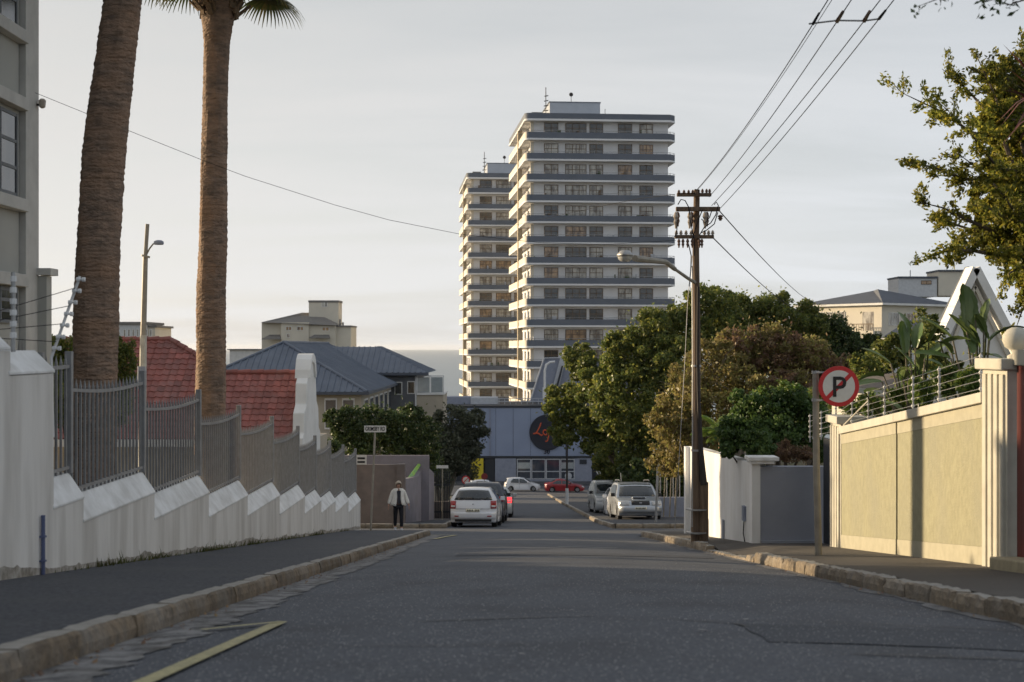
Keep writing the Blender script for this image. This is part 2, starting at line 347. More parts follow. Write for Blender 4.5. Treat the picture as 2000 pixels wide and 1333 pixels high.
# ================================================================== the setting
def ysteps(y0, y1, step=1.0):
    ys = {y0, y1} | {y for y, _ in GY if y0 < y < y1}
    k = math.ceil(y0/step)*step
    while k < y1:
        ys.add(round(k, 4)); k += step
    return sorted(ys)
def crown(x, y):
    c = max(0.0, 1-((x-.6)/3.03)**2)
    f = 1.0 if y < 38 else max(0.0, 1-(y-38)/6)
    return .065*c*f
def cells(name, mask, xs, ys, zf, m, kind='structure', parent=None):
    mb = MB(); idx = {}
    def vi(i, j):
        if (i, j) not in idx:
            idx[(i, j)] = len(mb.v); mb.v.append((xs[i], ys[j], zf(xs[i], ys[j])))
        return idx[(i, j)]
    for i in range(len(xs)-1):
        for j in range(len(ys)-1):
            if mask((xs[i]+xs[i+1])/2, (ys[j]+ys[j+1])/2):
                mb.f.append((vi(i,j), vi(i+1,j), vi(i+1,j+1), vi(i,j+1))); mb.m.append(0)
    o = mb.build(name, m, parent, smooth=False, fix=False)
    if parent is None: tag(o, kind=kind)
    return o
def hill(x, y):
    a = 0.0
    if y > 25: a += .11*min(80, max(0, x-11))*min(1, (y-25)/30)*(1 if y < 230 else max(0, 1-(y-230)/150))
    return a
def frange(a, b, s):
    r = []; x = a
    while x < b-1e-6: r.append(round(x, 4)); x += s
    return r+[b]
tx = [-1500,-600,-300,-150,-90,-60,-40,-30,-20,-12,-8,-4.9,-2,0,2,5.65,8,11,15,20,30,40,60,90,150,300,600,1500]
cells('ground', lambda x, y: True, tx, ysteps(-120, 600, 8), lambda x, y: G(y)-.10+hill(x, y), M['soil'])
mb = MB(); mb.add([(-24000,500,-39.5),(24000,500,-39.5),(24000,30000,-39.5),(-24000,30000,-39.5)], [(0,1,2,3)])
tag(mb.build('sea_water', M['sea'], fix=False), kind='structure')

rx = [-60,-40,-25,-12,-6,-4.2,-3.4,XL,-1.5,-.5,.6,1.6,2.6,XR,4.0,5.6,9,14,25,40,60]
def road_mask(x, y):
    if y < 41.5: return XL < x < XR
    if y < 51.5: return -26 < x < 26
    if y < 146: return XL < x < XR
    if y < 166: return True
    return False
rys = sorted(set(ysteps(-12, 166, 1.0)) | {41.5, 51.5, 146.0})
cells('road', road_mask, rx, rys, lambda x, y: G(y)+crown(x, y), M['asphalt'])

# ---- pavements
def strip(name, x0, x1, y0, y1, m, dz=KH, xs=None, fn=None):
    xs = xs or [x0, (x0+x1)/2, x1]
    return cells(name, lambda x, y: True, xs, ysteps(y0, y1), fn or (lambda x, y: G(y)+dz), m)
KW = .17
strip('pavement', WL-.02, XL-KW+.01, -12, 42.2, M['asphalt_path'])
def drive(y):                  # the dropped kerb in front of the driveway
    a = max(0, min(1, (y-21.4)/1.0)); b = max(0, min(1, (27.4-y)/1.0))
    return min(a, b)
strip('pavement', XR+KW-.01, 6.2, -12, 40.2, M['asphalt_brown'], xs=[XR+KW-.01, 4.5, 5.1, 6.2],
      fn=lambda x, y: G(y)+KH - (drive(y)*.11 if x < 4 else 0))
strip('pavement', -4.4, XL-KW, 52.6, 146, M['asphalt_path'])
strip('pavement', XR+KW, 9.5, 52.6, 145, M['asphalt_path'])
tag(MB().box(-60, 60, 166, 170, -17, G(168)+.13).build('pavement', M['asphalt_path']), kind='structure')

# ---- gutter of worn concrete beside the left kerb
mb = MB(); ys = frange(-10, 41.4, .07); n = len(ys)
vs = []
from mathutils import noise as mnoise
for y in ys:
    wv = .40+.16*mnoise.noise((y*.55,1,0))+.12*mnoise.noise((y*1.9,2,0))+.09*mnoise.noise((y*5.3,3,0))+.05*mnoise.noise((y*13,4,0))+rnd.uniform(-.008, .008)
    vs += [(XL-.01, y, G(y)+crown(XL, y)+.006), (XL+wv*.5, y, G(y)+crown(XL+wv*.5, y)+.010+rnd.uniform(0,.006)), (XL+wv, y, G(y)+crown(XL+wv, y)+.005)]
mb.add(vs, [(3*i+a, 3*i+a+1, 3*i+a+4, 3*i+a+3) for i in range(n-1) for a in (0,1)])
tag(mb.build('gutter', M['gutter'], fix=False), kind='structure')
mb = MB(); vs = []; ys = frange(6, 39.4, .22); n = len(ys)
for y in ys:
    wv = .13+.05*math.sin(y*2.3)+.04*math.sin(y*5.9+1)+rnd.uniform(-.03, .03)
    vs += [(XR-wv, y, G(y)+crown(XR-wv, y)+.005), (XR+.01, y, G(y)+crown(XR, y)+.007)]
mb.add(vs, [(2*i, 2*i+1, 2*i+3, 2*i+2) for i in range(n-1)])
tag(mb.build('gutter', M['gutter'], fix=False), kind='structure')

# ---- kerbs: every stone a piece
def stone_mesh(L, W, H, seed, m, rough):
    """a worn kerb stone: runs along +Y from 0 to L, face at x = 0, body towards -x"""
    r = random.Random(seed); nx, ny, nz = 2, 7, 3; vs = []; fs = []
    prof = [(0,-.12),(0+r.uniform(0,.01),H*.45),(-.012,H-.02),(-.035,H),(-W+.015,H+.004),(-W,H-.02),(-W,-.12)]
    k = len(prof)
    for j in range(ny+1):
        y = L*j/ny; e = .007 if j in (0, ny) else 0
        jj = r.uniform(-1, 1)
        for i, (x, z) in enumerate(prof):
            q = rough*(1 if 0 < i < 5 else .2)
            vs.append((x - (e if i < 3 else -e) + r.uniform(-q, q)*.8 + jj*q*.4, y, z - (e if i > 1 else 0) + (r.uniform(-q, q)*.6 if i > 1 else 0)))
        if j: fs += [((j-1)*k+i, (j-1)*k+(i+1)%k, j*k+(i+1)%k, j*k+i) for i in range(k)]
    fs += [tuple(range(k))[::-1], tuple(range(ny*k, ny*k+k))]
    b = MB().add(vs, fs)
    for q_, f in enumerate(fs[:-2]):
        if q_ % k in (3, 4): b.m[q_] = 1
    me = b.mesh('kerb_stone', [m, M['kerb_top']])
    import bmesh
    bm = bmesh.new(); bm.from_mesh(me); bmesh.ops.recalc_face_normals(bm, faces=bm.faces); bm.to_mesh(me); bm.free()
    return me
def kerb(y0, y1, side, m, L, rough, drop=None, maxn=300):
    root = thing('kerb', None, None, (0,0,0), kind='structure')
    var = [stone_mesh(L-.008, KW, KH, s+int(y0), m, rough) for s in range(7)]
    y = y0; k = 0
    while y < y1-.05:
        ang = -math.atan2(G(y)-G(y+L), L)
        dz = 0
        if drop: dz = -.11*drop(y+L/2)
        x = XL if side < 0 else XR
        o = inst('kerb_stone', var[k % 7], root, (x+rnd.uniform(-.008,.008), y, G(y)+crown(x, y)+dz+rnd.uniform(-.006,.006)), (ang, 0, rnd.uniform(-.008,.008)), (1 if side < 0 else -1, 1, 1))
        y += L; k += 1
    return root
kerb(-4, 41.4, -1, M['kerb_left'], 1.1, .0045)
kerb(-4, 39.6, 1, M['kerb'], .75, .014, drop=drive)
kerb(52.6, 145.5, -1, M['kerb'], 2.4, .01)
kerb(52.6, 144.5, 1, M['kerb'], 2.4, .01)
def cross_kerb(x0, x1, y, m, L=1.0, face=-1):
    root = thing('kerb', None, None, kind='structure')
    me = stone_mesh(L-.02, KW, KH, 77, m, .008)
    x = x0
    while x < x1-.1:
        inst('kerb_stone', me, root, (x if face > 0 else x+L-.02, y, G(y)), (0, 0, R(-90) if face > 0 else R(90)))
        x += L
cross_kerb(-12.4, XL-.1, 41.5, M['kerb_left'], face=-1) if False else None
for (x0, x1, y, f) in ((-9.4, XL-.2, 41.6, 1), (-9.4, XL-.2, 52.5, -1), (XR+.2, 9.4, 39.7, 1), (XR+.2, 9.4, 52.5, -1)):
    root = thing('kerb', None, None, kind='structure')
    me = stone_mesh(.98, KW, KH, 77, M['kerb'], .008)
    x = x0
    while x < x1-.3:
        # f=1: face looks up the street (+Y), f=-1: face looks back towards the camera
        if f > 0: inst('kerb_stone', me, root, (x+.98, y, G(y)-.01), (0, 0, R(90)))
        else: inst('kerb_stone', me, root, (x, y, G(y)-.01), (0, 0, R(-90)))
        x += 1.0

# ---- paint, seams and patches on the road
def rs(x, y, dz=.012): return (x, y, G(y)+crown(x, y)+dz)
def decal(name, pts, m, dz=.012, sub=8):
    """pts: centre line (x, y, width)"""
    vs = []; fs = []
    q = []
    for (a, b) in zip(pts, pts[1:]):
        for i in range(sub): q.append([a[k]+(b[k]-a[k])*i/sub for k in range(3)])
    q.append(list(pts[-1]))
    for i, (x, y, wd) in enumerate(q):
        a = q[max(i-1,0)]; b = q[min(i+1,len(q)-1)]
        d = Vector((b[0]-a[0], b[1]-a[1])).normalized(); nn = Vector((-d.y, d.x))*wd/2
        vs += [rs(x+nn.x, y+nn.y, dz), rs(x-nn.x, y-nn.y, dz)]
        if i: fs.append((2*i-2, 2*i-1, 2*i+1, 2*i))
    return tag(MB().add(vs, fs).build(name, m, fix=False), kind='structure')
decal('road_marking', [(-1.80,2.0,.11),(-1.62,9.95,.10)], M['yellow_paint'], dz=.016, sub=30)
decal('road_marking', [(-2.06,9.45,.07),(-1.60,9.92,.07)], M['yellow_paint'], dz=.020)
decal('road_marking', [(-1.95,36.0,.13),(-1.62,40.9,.13)], M['yellow_paint'], dz=.016)
decal('road_marking', [(-2.7,41.9,.2),(-1.60,40.9,.14)], M['yellow_paint'], dz=.020)
decal('road_marking', [(.1,139,.7),(3.0,139,.7)], M['white_paint'])
decal('road_marking', [(.9,27.6,.10),(2.0,27.1,.10)], M['white_paint'])
for pts in ([(1.05,9.95,.018),(1.5,9.6,.03),(1.55,9.35,.02)], [(1.55,9.9,.02),(3.2,9.65,.022),(3.6,9.3,.015)], [(-.7,9.8,.02),(-.2,9.95,.05),(.6,10.2,.02)],
            [(1.9,11.9,.03),(2.8,11.6,.02),(3.6,11.5,.012)], [(1.85,7.65,.035),(3.3,7.45,.04)], [(1.5,9.38,.015),(2.9,9.3,.012),(3.4,9.0,.01)],
            [(.4,14.0,.02),(1.6,13.8,.02)], [(-1.2,8.2,.012),(-.4,8.05,.02),(.1,8.1,.012)], [(2.1,10.9,.012),(3.5,10.7,.02)]):
    decal('tar_seam', pts, M['tar'], dz=.007, sub=10)
for k in range(7):
    yy = 13+k*2.1+rnd.uniform(-.6,.6); xx = rnd.uniform(-1.2, 2.5)
    decal('tar_seam', [(xx, yy, .012), (xx+rnd.uniform(.4,1.2), yy+rnd.uniform(-.2,.3), .02), (xx+rnd.uniform(1.3,1.9), yy+rnd.uniform(-.4,.4), .01)], M['tar'], dz=.007)
# pale specks of litter and flattened gum
mb = MB()
for k in range(170):
    y = 6.3+rng.power(.6)*26; x = rng.uniform(-2.2, 3.5); s_ = rng.uniform(.008, .022)*(1.6 if rng.random() < .08 else 1)
    p = Vector(rs(x, y, .006)); a = rng.uniform(0, 3.14); e = rng.uniform(.5, 1.6)
    u = Vector((math.cos(a), math.sin(a), 0))*s_*e; v_ = Vector((-math.sin(a), math.cos(a), 0))*s_/e*.8
    ring = []
    for i in range(6):
        t = i*math.pi/3; q = p+u*math.cos(t)+v_*math.sin(t); ring.append((q.x, q.y, G(q.y)+crown(q.x, q.y)+.007))
    mb.add(ring, [tuple(range(6))])
tag(mb.build('litter_specks', M['white_paint'], fix=False), 'small pale specks of litter and gum scattered on the road', 'litter', kind='stuff')
# bright grit standing proud in the worn tarmac near the camera
n_ = 9000
yy = 5.6+rng.power(.55, n_)*13; xx_ = rng.uniform(-2.0, 3.5, n_); ss = rng.uniform(.0022, .0062, n_)
mb = MB()
for x, y, s_ in zip(xx_, yy, ss):
    z = G(y)+crown(x, y)+.0095; a = s_*1.2; b_ = s_
    mb.v += [(x-a, y-b_*.4, z-.003), (x+b_*.3, y-b_*1.5, z-.003), (x+a, y+b_*.3, z-.003), (x-b_*.2, y+b_*1.4, z-.003), (x, y, z+.001)]
    k = len(mb.v)-5; mb.f += [(k,k+1,k+4),(k+1,k+2,k+4),(k+2,k+3,k+4),(k+3,k,k+4)]; mb.m += [0]*4
tag(mb.build('road_grit', M['grit'], fix=False), 'pale stone grit worn bare in the tarmac close to the camera', 'grit', kind='stuff')
# broken bits of leaf and twig in the gutter
mb = MB()
for k in range(260):
    y = 5.5+rng.power(.7)*32; left = rng.random() < .7
    x = XL+abs(rng.normal(0, .10))+.02 if left else XR-abs(rng.normal(0, .06))-.02
    p = Vector(rs(x, y, .012)); a = rng.uniform(0, 6.28); L_ = rng.uniform(.015, .05)
    u = Vector((math.cos(a), math.sin(a), .2))*L_; v_ = Vector((-math.sin(a), math.cos(a), .1))*L_*.35
    mb.add([p, p+u*.5+v_, p+u+Vector((0,0,.01)), p+u*.5-v_], [(0,1,2,3)])
tag(mb.build('gutter_debris', M['leaf_dry'], fix=False), 'dry leaf bits and twigs lying in the gutters', 'debris', kind='stuff')
# weeds where the left wall meets the pavement
mb = MB()
for k in range(900):
    c = rng.choice([17.2, 19.3, 22.6, 23.4, 26.5, 30.5, 35.0]); y = c+rng.normal(0, .55)
    if k % 3 == 0: y = rng.uniform(15, 42)
    x = WL+.02+abs(rng.normal(0, .045)); h = abs(rng.normal(.03, .035))*(1.8 if k % 5 == 0 else 1)+.008
    a = rng.uniform(0, 6.28); p = Vector((x, y, G(y)+KH)); q = Vector((math.cos(a), math.sin(a), 0))
    wv = .006+.006*rng.random()
    mb.add([p-q*wv, p+q*wv, p+q*.4*h+Vector((.02, 0, h))], [(0,1,2)])
tag(mb.build('weeds', M['grass'], fix=False), 'scrappy weeds along the foot of the stepped white wall', 'weeds', kind='stuff')

# ================================================================== left: white stepped wall with railing
bounds = [15.05, 16.1, 19.3, 22.76, 26.1, 29.7, 33.3, 36.2, 39.1, 42.2, 45.5]
wall = thing('boundary_wall', 'long low white plaster wall stepping down the left pavement under grey railings', 'wall', (WL, 15.05, G(15.05)))
lv = {}
TW = .30
for i, (a, b) in enumerate(zip(bounds, bounds[1:])):
    zk = G(a if i else 13.7)+KH+.52; lv[i] = zk
    mb = MB()
    prof = lambda y: [(WL, y), (WL-TW, y)]
    zb0, zb1 = G(a)-.3, G(b)-.3
    mb.add([(WL,a,zb0),(WL,b,zb1),(WL,b,zk),(WL,a,zk),(WL-TW,a,zb0),(WL-TW,b,zb1),(WL-TW,b,zk),(WL-TW,a,zk)],
           [(0,1,2,3),(5,4,7,6),(1,5,6,2),(4,0,3,7),(3,2,6,7)])
    mb.build('wall_panel', M['white_wall'], wall)
    # sloping coping
    mb = MB(); o_ = .012
    sec = [(WL+o_, zk), (WL+o_, zk+.03), (WL-.17, zk+.30), (WL-TW-.01, zk+.30), (WL-TW-.01, zk)]
    mb.prism([(x, a-.02, z) for x, z in sec], (0, b-a+.03, 0))
    mb.build('coping', M['white_coping'], wall, bevel=.012)
# the tall near part
hw = thing('boundary_wall', 'tall plain pale plaster wall at the left edge with a blue pipe on it', 'wall', (WL, 10, G(10)))
MB().add([(WL,-6,G(-6)-.3),(WL,15.05,G(15.05)-.3),(WL,15.05,-.27),(WL,13.75,-.27),(WL,13.75,-.03),(WL,-6,-.03),
          (WL-.4,-6,G(-6)-.3),(WL-.4,15.05,G(15.05)-.3),(WL-.4,15.05,-.27),(WL-.4,13.75,-.27),(WL-.4,13.75,-.03),(WL-.4,-6,-.03)],
         [(0,1,2,3,4,5),(11,10,9,8,7,6),(1,7,8,2),(2,8,9,3),(3,9,10,4),(4,10,11,5),(0,6,7,1),(5,11,6,0)]).build('wall_panel', M['white_wall'], hw)
for (a, b, z) in ((13.70, 15.07, -.265), (-6, 13.74, -.025)):
    sec = [(WL+.012, z), (WL+.012, z+.03), (WL-.20, z+.24), (WL-.41, z+.24), (WL-.41, z)]
    MB().prism([(x, a, zz) for x, zz in sec], (0, b-a, 0)).build('coping', M['white_coping'], hw, bevel=.01)
mb = MB()
for k in range(26):
    y = 12.2+k*.11; zt = (-.265 if y > 13.7 else -.025)+.24
    mb.add([(WL-.3,y-.012,zt),(WL-.3,y+.012,zt),(WL-.3,y,zt+.13)], [(0,1,2)]).add([(WL-.29,y-.012,zt),(WL-.31,y+.012,zt),(WL-.3,y,zt+.13)], [(0,1,2)])
tag(mb.build('spike_strip', M['fence_metal'], hw, fix=False), kind='stuff')
mb = MB().tube([(WL+.03,14.62,G(14.6)+KH),(WL+.03,14.62,-1.72)], .022, 8)
for z in (-1.95, -2.2): mb.box(WL, WL+.058, 14.59, 14.65, z, z+.02)
mb.build('pipe', M['blue_pipe'], hw)

# railing
fence = thing('palisade_fence', 'grey vertical bar railing in stepped panels on the low white wall', 'fence', (WL-.17, 15.05, G(15.05)+1))
FX = WL-.165
barm = MB().box(-.013, .013, -.013, .013, 0, .93).add([(-.013,-.013,.93),(.013,-.013,.93),(.013,.013,.93),(-.013,.013,.93),(0,0,1)], [(0,1,4),(1,2,4),(2,3,4),(3,0,4)]).mesh('bar', M['fence_metal'])
nb = 0
for i, (a, b) in enumerate(zip(bounds, bounds[1:])):
    zk = lv[i]; zl = zk+.36; zt = zk+1.50
    a_ = a+.04; b_ = b-.04
    MB().obox((FX-.018, a_, zl-.02), (.036,0,0), (0,b_-a_,0), (0,0,.035)).build('rail', M['fence_metal'], fence)
    n = 10; pts = [(FX, a_+(b_-a_)*t/n, zt-.05*math.sin(math.pi*min(1, t/n*1.0))**1 * (1 if b-a > 1.5 else .2)) for t in range(n+1)]
    mb = MB()
    for p, q in zip(pts, pts[1:]):
        mb.obox((p[0]-.02, p[1], p[2]-.02), (.04,0,0), (0,q[1]-p[1]+.002,q[2]-p[2]), (0,0,.04))
    mb.build('rail', M['fence_metal'], fence)
    sp = .165
    k = 1; y = a_+.06
    while y < b_-.03:
        t = (y-a_)/(b_-a_); top = zt-.05*math.sin(math.pi*t)*(1 if b-a > 1.5 else .2)+.14
        inst('bar', barm, fence, (FX, y, zl-.06), (0,0,rnd.uniform(-.05,.05)), (1,1,top-zl+.06)); nb += 1
        y += sp
    MB().box(FX-.04, FX+.04, b-.04, b+.04, lv.get(i, zk)+.29, zt+.17).build('post', M['fence_metal'], fence, bevel=.008)
MB().box(FX-.04, FX+.04, 15.08, 15.15, lv[0]+.3, lv[0]+1.66).build('post', M['fence_metal'], fence)

# electric fence bracket leaning out of the wall corner
br = thing('fence_bracket', 'white leaning electric fence bracket with pale insulators at the tall wall corner', 'bracket', (WL-.05, 15.12, -.9))
pa = Vector((WL-.03,15.12,-.95)); pb = P(100,700,15.12); pc = P(156,540,15.12)
MB().tube([pa, pb, pc], .016, 6).build('pole', M['white_metal'], br)
for k in range(7):
    p = pb.lerp(pc, .12+k*.14)+Vector((.028,-.02,0))
    mb = MB(); mb.lathe([(.005,-.05),(.024,-.045),(.024,-.015),(.012,-.005),(.012,.005),(.024,.015),(.024,.045),(.005,.05)], (0,0,0), 8, 'X')
    o = mb.build('insulator', M['white_metal'], br, smooth=False); o.location += p-Vector((0,0,0))
MB().tube([P(38,530,14.0), P(36,685,14.0)], .02, 6).build('pole', M['galv'], br) if False else None
for k in range(4):
    a = pb.lerp(pc, .2+k*.22)
    MB().tube([a, Vector((a.x-.35-.05*k, 13.2-.2*k, a.z+.05-.18*k)), Vector((WL-.35, 9, -.03+.3*k+.9))], .004, 4).build('wire', M['cable'], br)
b2 = thing('fence_bracket', 'upright pale electric fence rod against the grey building on the tall wall', 'bracket', (WL-.2, 13.9, -.03))
MB().tube([P(26,532,13.6), P(26,688,13.6)], .022, 6).build('pole', M['galv'], b2)
for k in range(6):
    q = P(26,545+k*22,13.6)
    MB().lathe([(.005,-.03),(.034,-.025),(.034,.025),(.005,.03)], q, 8, 'Z').build('insulator', M['white_metal'], b2)

# splash dirt along the foot of both left walls
mb = MB(); ys = frange(-2, 45.4, .09); vs = []
for i, y in enumerate(ys):
    h = .05+.07*max(0,mnoise.noise((y*1.3,7,0)))+.10*max(0,mnoise.noise((y*.4,9,0)))+.05*max(0,mnoise.noise((y*6,8,0)))
    vs += [(WL+.004, y, G(y)+KH-.02), (WL+.004, y, G(y)+KH+h)]
    if i: mb.f.append((2*i-2, 2*i, 2*i+1, 2*i-1)); mb.m.append(0)
mb.v = vs
tag(mb.build('wall_dirt', M['wall_dirt'], wall, fix=False), kind='stuff')
# patched tarmac: repair strips and a trench, a few millimetres proud
def patch(poly, m, dz=.0045, name='road_patch'):
    mb = MB(); cx = sum(p[0] for p in poly)/len(poly); cy = sum(p[1] for p in poly)/len(poly)
    ring = []
    for (a, b) in zip(poly, poly[1:]+poly[:1]):
        for k in range(10):
            t = k/10; ring.append((a[0]+(b[0]-a[0])*t+rnd.uniform(-.02,.02), a[1]+(b[1]-a[1])*t+rnd.uniform(-.03,.03)))
    R_ = 7; n = len(ring)
    for j in range(R_):
        f = 1-j/R_
        for (x, y) in ring: xx = cx+(x-cx)*f; yy = cy+(y-cy)*f; mb.v.append((xx, yy, G(yy)+crown(xx, yy)+dz))
    mb.v.append((cx, cy, G(cy)+crown(cx, cy)+dz)); 
    for j in range(R_-1):
        for i in range(n): mb.f.append((j*n+i, j*n+(i+1)%n, (j+1)*n+(i+1)%n, (j+1)*n+i)); mb.m.append(0)
    for i in range(n): mb.f.append(((R_-1)*n+i, (R_-1)*n+(i+1)%n, R_*n)); mb.m.append(0)
    return tag(mb.build(name, m, fix=False), kind='structure')
patch([(1.5,8.3),(3.4,8.0),(3.55,8.7),(3.4,9.3),(2.4,9.5),(1.52,9.6)], M['old_asphalt'])
patch([(-.9,23.0),(3.2,22.6),(3.3,23.8),(-.9,24.2)], M['old_asphalt'], .005)
# ================================================================== right: walls, gate, pillars
ow = thing('boundary_wall', 'olive textured plaster wall with cream coping behind the no parking sign', 'wall', (WR, 20, G(20)))
def slope_slab(x0, x1, a, b, h0, h1, name, m, parent, bevel=0, base=KH):
    """a slab between heights h0 and h1 above the pavement, following the street's fall"""
    ys = ysteps(a, b, 50)
    mb = MB()
    for p, q in zip(ys, ys[1:]):
        mb.add([(x0,p,G(p)+base+h0),(x1,p,G(p)+base+h0),(x1,q,G(q)+base+h0),(x0,q,G(q)+base+h0),(x0,p,G(p)+base+h1),(x1,p,G(p)+base+h1),(x1,q,G(q)+base+h1),(x0,q,G(q)+base+h1)],
               [(0,3,2,1),(4,5,6,7),(0,1,5,4),(1,2,6,5),(2,3,7,6),(3,0,4,7)])
    return mb.build(name, m, parent, bevel=bevel)
for (a, b, dx) in ((16.86, 20.72, .012), (20.76, 24.2, 0)):
    slope_slab(WR+dx, WR+.25, a, b, -.3, .22, 'plinth', M['cream_band'], ow)
    slope_slab(WR+dx+.006, WR+.25, a, b, .222, 1.76, 'wall_panel', M['olive_wall'], ow)
    slope_slab(WR+dx, WR+.25, a, b, 1.762, 1.93, 'wall_band', M['cream_band'], ow)
slope_slab(WR-.045, WR+.30, 16.86, 20.735, 1.932, 2.06, 'coping', M['cream_trim'], ow, bevel=.01)
slope_slab(WR-.045, WR+.30, 20.745, 24.2, 1.932, 2.06, 'coping', M['cream_trim'], ow, bevel=.01)

def pillar(y0, y1, x0, zt, label, seed):
    pl = thing('gate_pillar', label, 'pillar', (x0, y0, G(y0)+KH))
    zb = G(y1)-.3
    MB().box(x0+.03, x0+.42, y0, y1, zb, zt-.13).build('shaft', M['cream_trim'], pl, bevel=.01)
    n = 4; wy = (y1-y0-.06)/n
    for k in range(n):
        yc = y0+.03+wy*(k+.5)
        MB().box(x0, x0+.05, yc-wy*.34, yc+wy*.34, zb+.2, zt-.18).build('flute', M['cream_trim'], pl, bevel=.012)
    MB().box(x0-.05, x0+.50, y0-.04, y1+.05, zt-.13, zt).build('cap', M['cream_trim'], pl, bevel=.015)
    return pl
p1 = pillar(16.0, 16.84, WR-.06, -.12, 'tall cream fluted gate pillar carrying a stone urn beside the red gate', 1)
p2 = pillar(24.22, 25.0, WR-.03, P(0,812,24.6).z, 'lower cream fluted pillar at the far end of the olive wall', 2)
ur = thing('urn', 'pale round stone urn standing on the tall cream pillar', 'urn', (5.78, 16.3, -.12))
MB().lathe([(.10,0),(.10,.03),(.045,.06),(.06,.09),(.125,.13),(.155,.20),(.15,.27),(.10,.33),(.05,.355),(0,.36)], (0,0,0), 20).build('bowl', M['cream_trim'], ur, world=False, smooth=True)
rgt = thing('gate', 'dark red timber gate in an orange brick opening at the right edge', 'gate', (5.75, 14.6, G(14.6)))
for k in range(11):
    y = 14.35+k*.145
    MB().box(5.66, 5.70, y, y+.14, G(15)-.05+KH, -.20).build('plank', M['red_gate'], rgt)
MB().box(5.62, 5.95, 14.05, 14.33, G(14)-.4, -.2).build('brick_jamb', M['brick_orange'], rgt)
MB().box(5.62, 5.95, 14.05, 15.98, -.19, -.02).build('lintel', M['cream_trim'], rgt)
st = tag(MB().add([(5.35,13.0,G(13)+KH-.2),(6.2,13.0,G(13)+KH-.2),(6.2,15.95,G(15.95)+KH-.2),(5.35,15.95,G(15.95)+KH-.2),(5.35,13.0,G(13)+KH+.10),(6.2,13.0,G(13)+KH+.10),(6.2,15.95,G(15.95)+KH+.14),(5.35,15.95,G(15.95)+KH+.14)],
         [(0,3,2,1),(4,5,6,7),(0,1,5,4),(1,2,6,5),(2,3,7,6),(3,0,4,7)]).build('doorstep', M['stone_step'], bevel=.02), 'worn yellowish stone step in front of the red gate', 'step')
# electric fence on the olive wall
ef = thing('electric_fence', 'wire electric fence with white posts above the olive wall', 'fence', (5.75, 20, G(20)+2.2))
top = lambda y: G(y)+KH+2.06
eys = [17.4, 19.1, 20.35, 21.9, 22.9, 24.0, 25.2, 26.4, 27.4]
for y in eys:
    t = top(y) if y < 24.3 else top(y)-.1
    MB().tube([(5.74,y,t-.02),(5.74,y,t+.52)], .013, 6).build('post', M['galv'], ef)
    for k in range(5):
        MB().lathe([(.004,-.02),(.022,-.016),(.022,.016),(.004,.02)], (5.735,y,t+.08+k*.10), 6, 'Y').build('insulator', M['white_metal'], ef)
for k in range(5):
    MB().tube([(5.72,y,top(y)+.08+k*.10-(0 if y < 24.3 else .1)) for y in eys], .0035, 4).build('wire', M['galv'], ef)
MB().tube([(5.74,22.9,top(22.9)+.35),(5.62,24.1,top(24.1)+.02)], .012, 6).build('brace', M['cream_trim'], ef)

# driveway gate in shade
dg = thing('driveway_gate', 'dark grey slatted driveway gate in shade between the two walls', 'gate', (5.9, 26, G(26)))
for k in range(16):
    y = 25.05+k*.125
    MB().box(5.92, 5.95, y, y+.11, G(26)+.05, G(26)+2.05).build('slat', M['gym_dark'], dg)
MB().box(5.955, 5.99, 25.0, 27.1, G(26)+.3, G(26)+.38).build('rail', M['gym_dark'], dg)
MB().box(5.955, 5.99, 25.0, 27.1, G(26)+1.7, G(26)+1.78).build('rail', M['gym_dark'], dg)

ww = thing('boundary_wall', 'white corner wall with grey return under the dark creeper', 'wall', (4.62, 27.2, G(27.2)))
gt = P(0,912,27.2).z
MB().box(4.74, 6.1, 27.2, 27.45, G(27.2)-.3, gt).build('wall_return', M['grey_wall_r'], ww)
# small ledge at the foot of the return
MB().box(4.75, 6.1, 27.12, 27.2, G(27.2)+.10, G(27.2)+.21).build('skirting', M['grey_wall_r'], ww)
mb = MB(); x0, x1 = 4.62, 4.87; a, b = 27.46, 37.2
za, zb = P(0,905,27.4).z, P(0,872,37.2).z
mb.add([(x0,a,G(a)-.3),(x1,a,G(a)-.3),(x1,b,G(b)-.3),(x0,b,G(b)-.3),(x0,a,za),(x1,a,za),(x1,b,zb),(x0,b,zb)], [(0,3,2,1),(4,5,6,7),(0,1,5,4),(1,2,6,5),(2,3,7,6),(3,0,4,7)])
mb.build('wall_panel', M['white_wall_r'], ww)
MB().box(4.58, 4.74, 27.14, 27.45, G(27.2)-.3, P(0,900,27.2).z).build('corner_pier', M['white_wall_r'], ww)
MB().box(4.54, 5.00, 27.06, 27.5, P(0,906,27.2).z, P(0,900,27.2).z).build('cap', M['white_coping'], ww, bevel=.012)
MB().box(4.50, 5.08, 27.02, 27.55, P(0,900,27.2).z+.001, P(0,892,27.2).z).build('cap', M['white_coping'], ww, bevel=.015)
MB().box(4.50, 4.62, 36.9, 37.2, G(37.2)-.3, zb).build('corner_pier', M['white_wall_r'], ww)
for y in (31.0, 33.5):
    MB().box(4.585, 4.62, y-.10, y+.10, G(y)+KH-.02, G(y)+KH+.42).build('vent', M['grey_wall_r'], ww, bevel=.03)
MB().box(4.56, 4.62, 28.05, 28.25, G(28)+.55, G(28)+.85).build('meter_box', M['gym_plinth'], ww, bevel=.01)
MB().tube([(4.59,28.15,G(28)+.55),(4.585,28.2,G(28)+.3),(4.6,28.12,G(28)+.14)], .012, 5).build('cable', M['cable'], ww)

